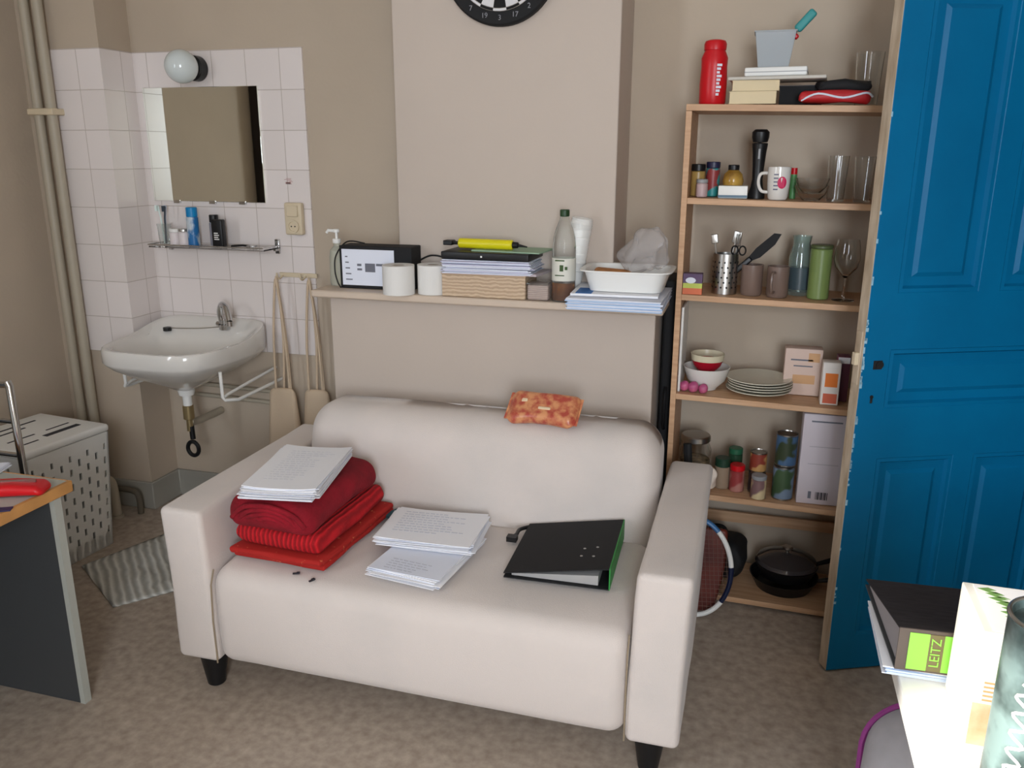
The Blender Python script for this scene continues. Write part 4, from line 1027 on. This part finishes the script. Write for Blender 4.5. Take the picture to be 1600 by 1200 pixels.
for q, (x, y, r_) in enumerate(((-.195, 2.752, .018), (-.165, 2.745, .019), (-.132, 2.742, .017))):
    bm = B(); bmesh.ops.create_uvsphere(bm, u_segments=20, v_segments=12, radius=r_, matrix=T(0, 0, r_)); 
    for v in bm.verts: v.co = wob(v.co, .003, 40)
    o = ob('pink_bulb', bm, mat('pink skin', (206, 110, 140), 0.4, col2=(160, 60, 110), scale=20), smooth=180, loc=bottle_at(3, x, y))
    tag(o, ['pink round bulb in front of the white bowl, the one by the shelf side', 'pink round bulb in front of the white bowl, the middle one of three', 'pink round bulb in front of the white bowl, nearest the plates'][q], 'bulb', 'pink bulbs in front of the white bowl')
M_plate = mat('ivory plate glaze', (206, 200, 182), 0.2)
zp = zt(3, .04)+.002
pl_labels = ['bottom plate of the pile of ivory plates', 'second plate from the bottom of the ivory pile', 'third plate from the bottom of the ivory pile', 'fourth plate from the bottom of the ivory pile', 'top plate of the pile of ivory plates']
plate0 = None
for q in range(5):
    if plate0 is None:
        bm = B(); lathe(bm, [(0, 0), (.062, 0), (.070, .004), (.106, .014), (.106, .017), (.068, .008), (0, .006)], n=44)
        plate0 = ob('dinner_plate', bm, M_plate, loc=(.045, 2.805, zp)); o = plate0
    else: o = plate0.copy(); COL.objects.link(o)
    o.location = (.045+rnd.uniform(-.004, .004), 2.828+rnd.uniform(-.004, .004), zp+.0088*q)
    tag(o, pl_labels[q]+' on the third shelf down', 'plate', 'ivory plates piled on the shelf')
def carton(name, k, x, y, w_, d_, h_, m, label, prints, rz=0, cat='carton'):
    t = thing(name, label, cat, (x, y, zt(k, x, w_/2+.004)), rz)
    bm = B(); rbox(bm, (0, 0, h_/2), (w_, d_, h_), .003, 2); ob('carton_body', bm, m, t)
    for (x0, x1, z0, z1, mm) in prints:
        bm = B(); box(bm, x0, x1, -d_/2-.0006, -d_/2+.001, z0, z1); ob('printed_patch', bm, mm, t, smooth=0)
    return t
M_or = mat('orange ink', (226, 120, 40), 0.5); M_or2 = mat('tan ink', (206, 160, 116), 0.6); M_pk = mat('pale pink paper', (216, 190, 176), 0.7)
carton('paper_packet', 3, .180, 2.865, .118, .06, .158, M_pk, 'pale pink paper packet behind the plates on the third shelf down', [(.015, .05, .115, .145, M_or2), (-.04, .03, .118, .123, M_ink), (-.03, .03, .098, .102, M_ink), (-.03, .04, .04, .07, M_or2)], 0, 'packet')
carton('juice_carton', 3, .263, 2.775, .055, .05, .140, mat('carton white', (228, 220, 212), 0.5), 'small orange and white drink carton on the third shelf down', [(-.018, .020, .060, .105, M_or), (-.020, .022, .006, .038, mat('rust ink', (206, 100, 70), 0.5))], 0)
carton('juice_carton', 3, .302, 2.83, .04, .05, .150, mat('carton mauve', (120, 70, 90), 0.5), 'dark mauve carton half hidden behind the door edge and the orange carton', [(-.018, .018, .128, .148, M_paper)], 0)
t = thing('leaning_board', 'narrow white board leaning against the left side of the third shelf down', 'board', bottle_at(3, -.195, 2.84))
bm = B(); box(bm, -.005, .003, -.10, .10, 0, .285); ob('board', bm, M_white, t, bevel=.002); t.location.x = -.2115; t.rotation_euler = (0, 0, 0)
# --- board 4
t = thing('storage_jar', 'large glass storage jar with a metal lid at the left of the fourth shelf down', 'jar', bottle_at(4, -.150, 2.83))
bm = B(); lathe(bm, [(0, 0), (.052, 0), (.056, .01), (.056, .12), (.046, .145), (.046, .15), (.043, .15), (.043, .145), (.053, .12), (.053, .012), (0, .006)], n=36); ob('jar_body', bm, M_glass, t)
bm = B(); cyl(bm, .051, .148, .172, bev=.004, n=36); ob('lid', bm, M_steel, t)
bm = B(); lathe(bm, [(0, .008), (.050, .008), (.050, .085), (0, .09)], n=30); ob('contents', bm, mat('pasta', (200, 170, 130), 0.8, var=.4, scale=60), t)
bm = B(); rbox(bm, (0, 0, .035), (.07, .05, .07), .02, 5, fn=lambda q: wob(q, .014, 30)); o = ob('paper_bag', bm, mat('crumpled pale bag', (220, 204, 188), 0.6), smooth=60, loc=bottle_at(4, -.105, 2.755)); o.location.z += .006
tag(o, 'small crumpled pale bag leaning in front of the storage jar', 'bag')
M_tin = mat('tin metal', (180, 176, 170), 0.3, metal=1)
def can(k, x, y, r, h, m, label, z=None, lid=M_tin, cat='can', stackz=0):
    t = thing('food_can', label, cat, (x, y, zt(k, x)+stackz))
    bm = B(); lathe(bm, [(0, .001), (r-.002, .001), (r, 0), (r, .003), (r-.001, .004), (r-.001, h-.004), (r, h-.003), (r, h), (r-.002, h), (r-.003, h-.003), (0, h-.003)]); ob('can_body', bm, lid, t)
    bm = B(); lathe(bm, [(r-.0005, .005), (r+.0003, .005), (r+.0003, h-.005), (r-.0005, h-.005), (r-.0005, .005)]); ob('wrapper', bm, m, t)
def banded(name, c1, c2, s=16): return mat(name, c1, 0.4, col2=c2, scale=s, contrast=(.46, .52), detail=1)
jar('glass_jar', -.052, 2.80, zt(4, -.052), .026, .108, mat('pale jar filling', (150, 130, 110), 0.3), 'jar with a dark green lid next to the storage jar', 'jar', mat('dark green lid', (30, 60, 44), 0.4), .030)
jar('glass_jar', -.002, 2.785, zt(4, -.002), .025, .095, banded('pink red label', (176, 120, 110), (150, 60, 60)), 'jar with a bright red lid in the middle of the fourth shelf down', 'jar', M_redp, .020)
jar('glass_jar', -.012, 2.855, zt(4, -.012), .024, .130, mat('forest jar', (40, 70, 50), 0.3), 'dark green topped jar behind the red lidded jar', 'jar', mat('mid green lid', (40, 100, 70), 0.4), .02)
can(4, .064, 2.80, .028, .075, banded('grey brown label', (110, 90, 80), (70, 60, 60)), 'dull brown can at the bottom of the pair behind the small front jar')
can(4, .064, 2.80, .028, .070, banded('amber label', (190, 144, 90), (140, 60, 46), 22), 'amber and red can on top of the dull brown can', stackz=.0758)
jar('glass_jar', .070, 2.742, zt(4, .07), .025, .082, banded('cream label', (210, 190, 150), (130, 100, 100)), 'small jar with a cream label at the front edge of the fourth shelf down', 'jar', M_grey, .014)
can(4, .148, 2.775, .034, .115, banded('blue green label', (116, 134, 156), (66, 88, 60)), 'blue and green tin at the bottom of the stack beside the tall white box')
can(4, .150, 2.785, .034, .110, banded('dark blue label', (70, 98, 130), (56, 66, 46), 20), 'dark blue and green tin on top of the stack beside the tall white box', stackz=.1158)
t = carton('cereal_box', 4, .262, 2.775, .140, .06, .312, mat('pale lilac carton', (206, 196, 202), 0.5), 'tall white carton with a barcode on the fourth shelf down', [(-.045, .05, .285, .290, M_ink), (-.045, .05, .14, .143, mat('faint grey ink', (180, 172, 178), .6)), (-.045, .05, .20, .203, mat('faint grey ink', (180, 172, 178), .6)), (-.035, -.025, .02, .045, M_ink)], math.radians(2), 'carton')
bm = B()
for q in range(11): box(bm, -.012+.0036*q, -.012+.0036*q+.0012+.0010*(q % 3), -.0312, -.030, .018, .044)
ob('barcode', bm, M_inkd, t, smooth=0)
# --- bottom board
def pan(x, y, r, label, ha, z=0, m=M_black):
    t = thing('frying_pan', label, 'pan', (x, y, zt(5, x, .10)+z))
    bm = B(); lathe(bm, [(0, 0), (r*.8, 0), (r, .045), (r-.003, .045), (r*.8-.003, .004), (0, .004)], n=40); ob('pan_body', bm, m, t)
    bm = B(); tube(bm, [(r*.97*math.cos(ha), r*.97*math.sin(ha), .040), ((r+.06)*math.cos(ha), (r+.06)*math.sin(ha), .060), ((r+.14)*math.cos(ha), (r+.14)*math.sin(ha), .075)], [.007, .010, .010], 10); ob('handle', bm, M_black, t)
    return t
pan(.185, 2.858, .118, 'black frying pan underneath on the bottom board of the shelves', -.12)
t = pan(.190, 2.856, .108, 'black frying pan on top of the other one on the bottom board', .22, .047)
bm = B(); cyl(bm, .085, 0, .004, (0, 0, .006), n=36); ob('cooking_surface', bm, mat('dull pan coating', (70, 60, 60), 0.35), t)
t = thing('pan_cover', 'smoked glass pan lid with a steel knob resting on the pans on the bottom board', 'lid', (.190, 2.855, zt(5, .19, .10)+.0945))
bm = B(); lathe(bm, [(.106, 0), (.100, .012), (.060, .030), (0, .038), (0, .036), (.058, .027), (.098, .009), (.104, 0), (.106, 0)], n=40); ob('lid_glass', bm, mat('smoked glass', (70, 64, 64), 0.08, coat=.5), t)
bm = B(); cyl(bm, .006, .036, .048); cyl(bm, .018, .048, .060, bev=.004); ob('knob', bm, M_steel, t)
t = thing('black_bag', 'crumpled black bag at the left of the bottom board beside the pans', 'bag', (-.085, 2.86, zt(5, -.085, .10)))
bm = B(); rbox(bm, (.02, 0, .082), (.23, .17, .14), .045, 7, fn=lambda q: wob(q, .018, 14)); ob('bag_body', bm, M_blackm, t, smooth=180).location.z = .006
bm = B(); tube(bm, smoothpts([(-.03, 0, .14), (.0, -.02, .195), (.05, -.02, .20), (.07, 0, .15)], 6), .007, 8); ob('handle', bm, M_black, t)
# racket and its case, leaning beside the sofa arm
t = thing('tennis_racket', 'tennis racket with a white and blue frame leaning behind the sofa arm', 'racket', (-.105, 2.605, 0), 0)
rx, rz_ = .128, .172; cz = .184
Mr = R(math.radians(-6), 'Y') @ R(math.radians(-7), 'X')
def RP(a, k=1): return Mr @ Vector((rx*k*math.cos(a), 0, cz+rz_*k*math.sin(a)))
segs = 48
for j in range(8):
    bm = B(); a0 = 2*PI*j/8; tube(bm, [RP(a0+2*PI/8*i/8) for i in range(9)], .0085, 10)
    ob('frame_section', bm, (M_white, mat('racket blue', (60, 110, 160), 0.3), M_white, mat('racket navy', (20, 30, 60), 0.3))[j % 4], t)
bm = B()
for q in range(-8, 9):
    x = q*rx/9; h1 = rz_*math.sqrt(1-(x/rx)**2); tube(bm, [Mr @ Vector((x, 0, cz-h1)), Mr @ Vector((x, 0, cz+h1))], .0007, 5)
for q in range(-10, 11):
    z = q*rz_/11; h1 = rx*math.sqrt(1-(z/rz_)**2); tube(bm, [Mr @ Vector((-h1, .001, cz+z)), Mr @ Vector((h1, .001, cz+z))], .0007, 5)
ob('strings', bm, mat('dark string', (110, 80, 70), 0.5), t)
bm = B(); tube(bm, [Mr @ Vector((-.04, 0, cz+rz_*.95)), Mr @ Vector((0, 0, cz+rz_+.07))], .006, 8); tube(bm, [Mr @ Vector((.04, 0, cz+rz_*.95)), Mr @ Vector((0, 0, cz+rz_+.07))], .006, 8); ob('throat', bm, mat('racket navy', (20, 30, 60), 0.3), t)
bm = B(); tube(bm, [Mr @ Vector((0, 0, cz+rz_+.065)), Mr @ Vector((0, 0, cz+rz_+.25))], .014, 10); ob('grip', bm, M_blackm, t)
t = thing('racket_cover', 'dark reddish brown rounded racket cover standing behind the tennis racket', 'cover', (-.125, 2.660, 0), 0)
bm = B()
def fc(q):
    q.x *= .62 + .38*math.sin(min(1, q.z/.30+.12)*PI/2+.0) - .5*max(0, (q.z-.22)/.12)**2*.25
    return q
rbox(bm, (0, 0, .150), (.225, .024, .30), .011, 5, fn=fc, M=R(math.radians(-7), 'X')); ob('cover_body', bm, mat('red brown leather', (116, 46, 32), 0.5, col2=(76, 28, 22), scale=8), t, smooth=180)
bm = B(); box(bm, -.002, .002, -.0135, -.0115, .05, .26, R(math.radians(-7), 'X')); ob('zip', bm, M_blackm, t)

# ------------------------------------------------------------ right foreground table
t = thing('side_table', 'white table in the sunlit bottom right corner of the photo', 'table', (.68, 1.02, 0))
bm = B(); box(bm, -.402, .43, -.62, .50, .672, .702); ob('table_top', bm, M_white, t, bevel=.003)
for sx in (-.12, .40):
    for sy in (-.58, .46):
        bm = B(); box(bm, sx-.02, sx+.02, sy-.02, sy+.02, 0, .672); ob('leg', bm, M_white, t, bevel=.003)
TZ = .7025
t = thing('paper_stack', 'pale blue and white papers under the lime labelled binder on the table', 'papers', (.405, 1.432, TZ), math.radians(0))
ob('sheets', stack('s', 7, .297, .215, .016, 51, .003, .015, 0), [mat('sky paper', (206, 222, 246), 0.8), M_paper], t, smooth=0)
# binder lying with its spine towards the camera
t = thing('lever_arch_file', 'dark lever arch file with a lime spine label lying on the table', 'binder', (.270, 1.320, TZ+.0168), math.radians(3))
W_, Dp, hs, th_ = .318, .275, .076, .012
bm = B(); box(bm, 0, W_, 0, Dp, 0, .003); ob('back_cover', bm, M_deskg, t, smooth=0)
Q = Matrix(((0, 0, 1, 0), (1, 0, 0, 0), (0, 1, 0, 0), (0, 0, 0, 1)))      # prism x->y, y->z, z->x
bm = B(); prism(bm, [(0, hs-.003), (Dp, th_), (Dp, th_+.003), (0, hs)], 0, W_, M=Q); ob('front_cover', bm, mat('charcoal board', (62, 58, 60), 0.85, spec=.2, var=.2, scale=30, stretch=(1, 8, 1)), t, smooth=0)
bm = B(); box(bm, 0, W_, -.003, 0, 0, hs); ob('spine', bm, mat('brown grey spine', (92, 80, 74), 0.5), t, smooth=0)
bm = B(); prism(bm, [(.004, .004), (Dp-.01, .004), (Dp-.01, th_-.001), (.004, hs-.008)], .006, W_-.006, M=Q); ob('pages', bm, mat('grey file pages', (160, 156, 160), 0.8), t, smooth=0)
bm = B(); box(bm, .016, .046, -.0042, -.003, .004, hs-.006); box(bm, .068, .300, -.0042, -.003, .004, hs-.006); ob('spine_label', bm, M_lime, t, smooth=0)
bm = B(); box(bm, .046, .068, -.0042, -.003, .004, hs-.006); ob('brand_strip', bm, mat('olive strip', (116, 106, 70), 0.5), t, smooth=0)
bm = text_bm('LEITZ', .021, .0003, T(.057, -.0048, hs/2) @ R(PI/2, 'X') @ R(PI/2, 'Z')); ob('lettering', bm, M_lime, t, smooth=0)
# white carton with leaf print
t = thing('white_carton', 'tall white carton with green leaf print standing beside the lime labelled file', 'carton', (.345, 1.168, TZ), math.radians(-1))
bm = B(); box(bm, 0, .235, 0, .148, 0, .188); ob('carton_body', bm, mat('glossy white carton', (240, 238, 230), 0.35), t, bevel=.002)
bm = B(); box(bm, .014, .234, .006, .142, .1884, .1890); ob('top_panel', bm, M_paper, t, smooth=0)
bm = B(); rr = random.Random(3)
for k in range(9):
    y = .13-.013*k; x = .020+.004*k+rr.uniform(-.006, .008)
    for s_ in (0, 1):
        prism(bm, [(x, y), (x+.016+.008*s_, y+.006-.012*s_), (x+.026+.006*s_, y-.001-.010*s_), (x+.014, y-.004-.006*s_)], .1890, .1894)
ob('leaf_print', bm, [mat('leaf green', (120, 160, 90), 0.5)], t, smooth=0)
bm = B(); box(bm, .001, .09, -.0006, 0, .006, .075); ob('tan_picture', bm, mat('tan picture print', (190, 150, 112), 0.5, col2=(226, 200, 170), scale=20), t, smooth=0)
bm = B()
for k in range(5): box(bm, .012, .07-.006*(k % 2), -.0010, -.0006, .080+.007*k, .083+.007*k)
ob('fine_print', bm, M_or2, t, smooth=0)
# round tin with white brush lettering
t = thing('tin_canister', 'tall grey green tin with white brush lettering at the right edge of the photo', 'tin', (.390, 1.045, TZ), 0)
rT = .056; hT = .285
bm = B(); lathe(bm, [(0, 0), (rT, 0), (rT, hT-.004), (rT+.002, hT-.002), (rT, hT), (rT-.004, hT), (rT-.006, hT-.010), (0, hT-.010)], n=48); ob('tin_body', bm, mat('grey green print', (128, 150, 148), 0.35, col2=(60, 74, 72), scale=14, contrast=(.40, .60)), t)
bm = B(); tube(bm, [((rT-.001)*math.cos(2*PI*i/48), (rT-.001)*math.sin(2*PI*i/48), hT) for i in range(48)], .0028, 8, closed=True); ob('rim', bm, M_steel, t)
bm = B(); pts = []
for i in range(56):
    z = .05 + .165*i/55; a = -PI/2 - .75 + .16*math.sin(i*.75); pts.append(((rT+.0008)*math.cos(a), (rT+.0008)*math.sin(a), z))
tube(bm, pts, .0022, 6); ob('brush_lettering', bm, M_white, t)
bm = B(); lathe(bm, [(rT+.0006, .004), (rT+.0008, .030), (rT-.001, .030)], n=48); ob('yellow_band', bm, mat('yellow green print', (200, 200, 90), 0.5), t)
# bag with purple piping under the table edge
t = thing('round_bag', 'round pale grey fabric bag with purple piping below the white table', 'bag', (.392, 1.52, 0))
bm = B(); rbox(bm, (0, 0, .262), (.22, .20, .50), .10, 8, fn=lambda q: wob(q, .006, 7)); ob('bag_body', bm, mat('pale grey mesh', (190, 190, 198), 0.6, var=.15, scale=9), t, smooth=180).location.z = -.006
bm = B(); pp = []
for (cx, cz, a0) in ((.01, .402, 0), (-.01, .402, PI/2), (-.01, .112, PI), (.01, .112, 3*PI/2)):
    for i in range(9):
        a = a0+PI/2*i/8; q = wob(Vector((cx+.1005*math.cos(a), .035, cz+.1005*math.sin(a)*1.08)), .006, 7); q.z = max(.008, q.z-.006); pp.append(q)
tube(bm, pp, .006, 8, closed=True); ob('purple_piping', bm, mat('purple piping', (150, 60, 140), 0.5), t)

# dark wardrobe on the left wall: only its reflection shows in the mirror
t = thing('wardrobe', 'dark wardrobe on the left wall, seen only in the mirror', 'wardrobe', (XL+.002, .95, 0))
bm = B(); box(bm, 0, .10, 0, .66, 0, 2.0); ob('wardrobe_body', bm, mat('dark stained wood', (40, 32, 30), 0.5), t, bevel=.004)
bm = B(); box(bm, .10, .118, .01, .325, .05, 1.97); box(bm, .10, .118, .335, .65, .05, 1.97); ob('wardrobe_door', bm, mat('dark stained wood', (40, 32, 30), 0.5), t, bevel=.003)

# ------------------------------------------------------------ pieces of parts go one level deeper
DEEP = {'zip': 'pouch_body', 'clasp': 'cover', 'lid_slot': 'lid', 'socket_hole': 'socket_face', 'rocker_switch': 'housing', 'socket_face': None,
        'panel_edging': 'end_panel', 'tap_lever': 'tap', 'plug_chain': 'tap', 'overflow_slot': 'basin', 'trap_ring': 'waste_pipe', 'label_print': 'label', 'label_lines': 'label',
        'brand_strip': 'spine_label', 'spine_label': None, 'leaf_print': 'top_panel', 'small_emblem': 'mill_body', 'white_logo': 'carton_body', 'blue_stripe': 'carton_body',
        'grey_print': 'mug_body', 'pink_emblem': 'mug_body', 'printed_patch': 'carton_body', 'barcode': 'carton_body', 'rivet': 'front_cover', 'perforation': 'holder',
        'dark_sleeve': 'bottle_body', 'white_lettering': 'bottle_body', 'print_patch': 'packet_body', 'sealed_edge': 'packet_body', 'purple_piping': 'bag_body',
        'paint_chip': 'door_frame_boards', 'lock_hole': 'door_frame_boards', 'keyhole': 'door_frame_boards', 'wire_ring': 'scoring_face', 'cooking_surface': 'pan_body',
        'handwriting': 'sheets', 'printing': 'sheets', 'printed_mark': 'sheets', 'edging': 'desk_top'}
for root in [o for o in bpy.data.objects if o.parent is None]:
    kids = list(root.children)
    for ch in kids:
        target = DEEP.get(ch.name.split('.')[0])
        if not target: continue
        hosts = [k for k in kids if k.name.split('.')[0] == target and k is not ch]
        if not hosts: continue
        host = hosts[0]
        if target == 'end_panel':                 # the strip belongs to the panel at the same depth
            host = min(hosts, key=lambda k: abs(k.data.vertices[0].co.y - ch.data.vertices[0].co.y))
        off = ch.location - host.location
        ch.parent = host; ch.location = off
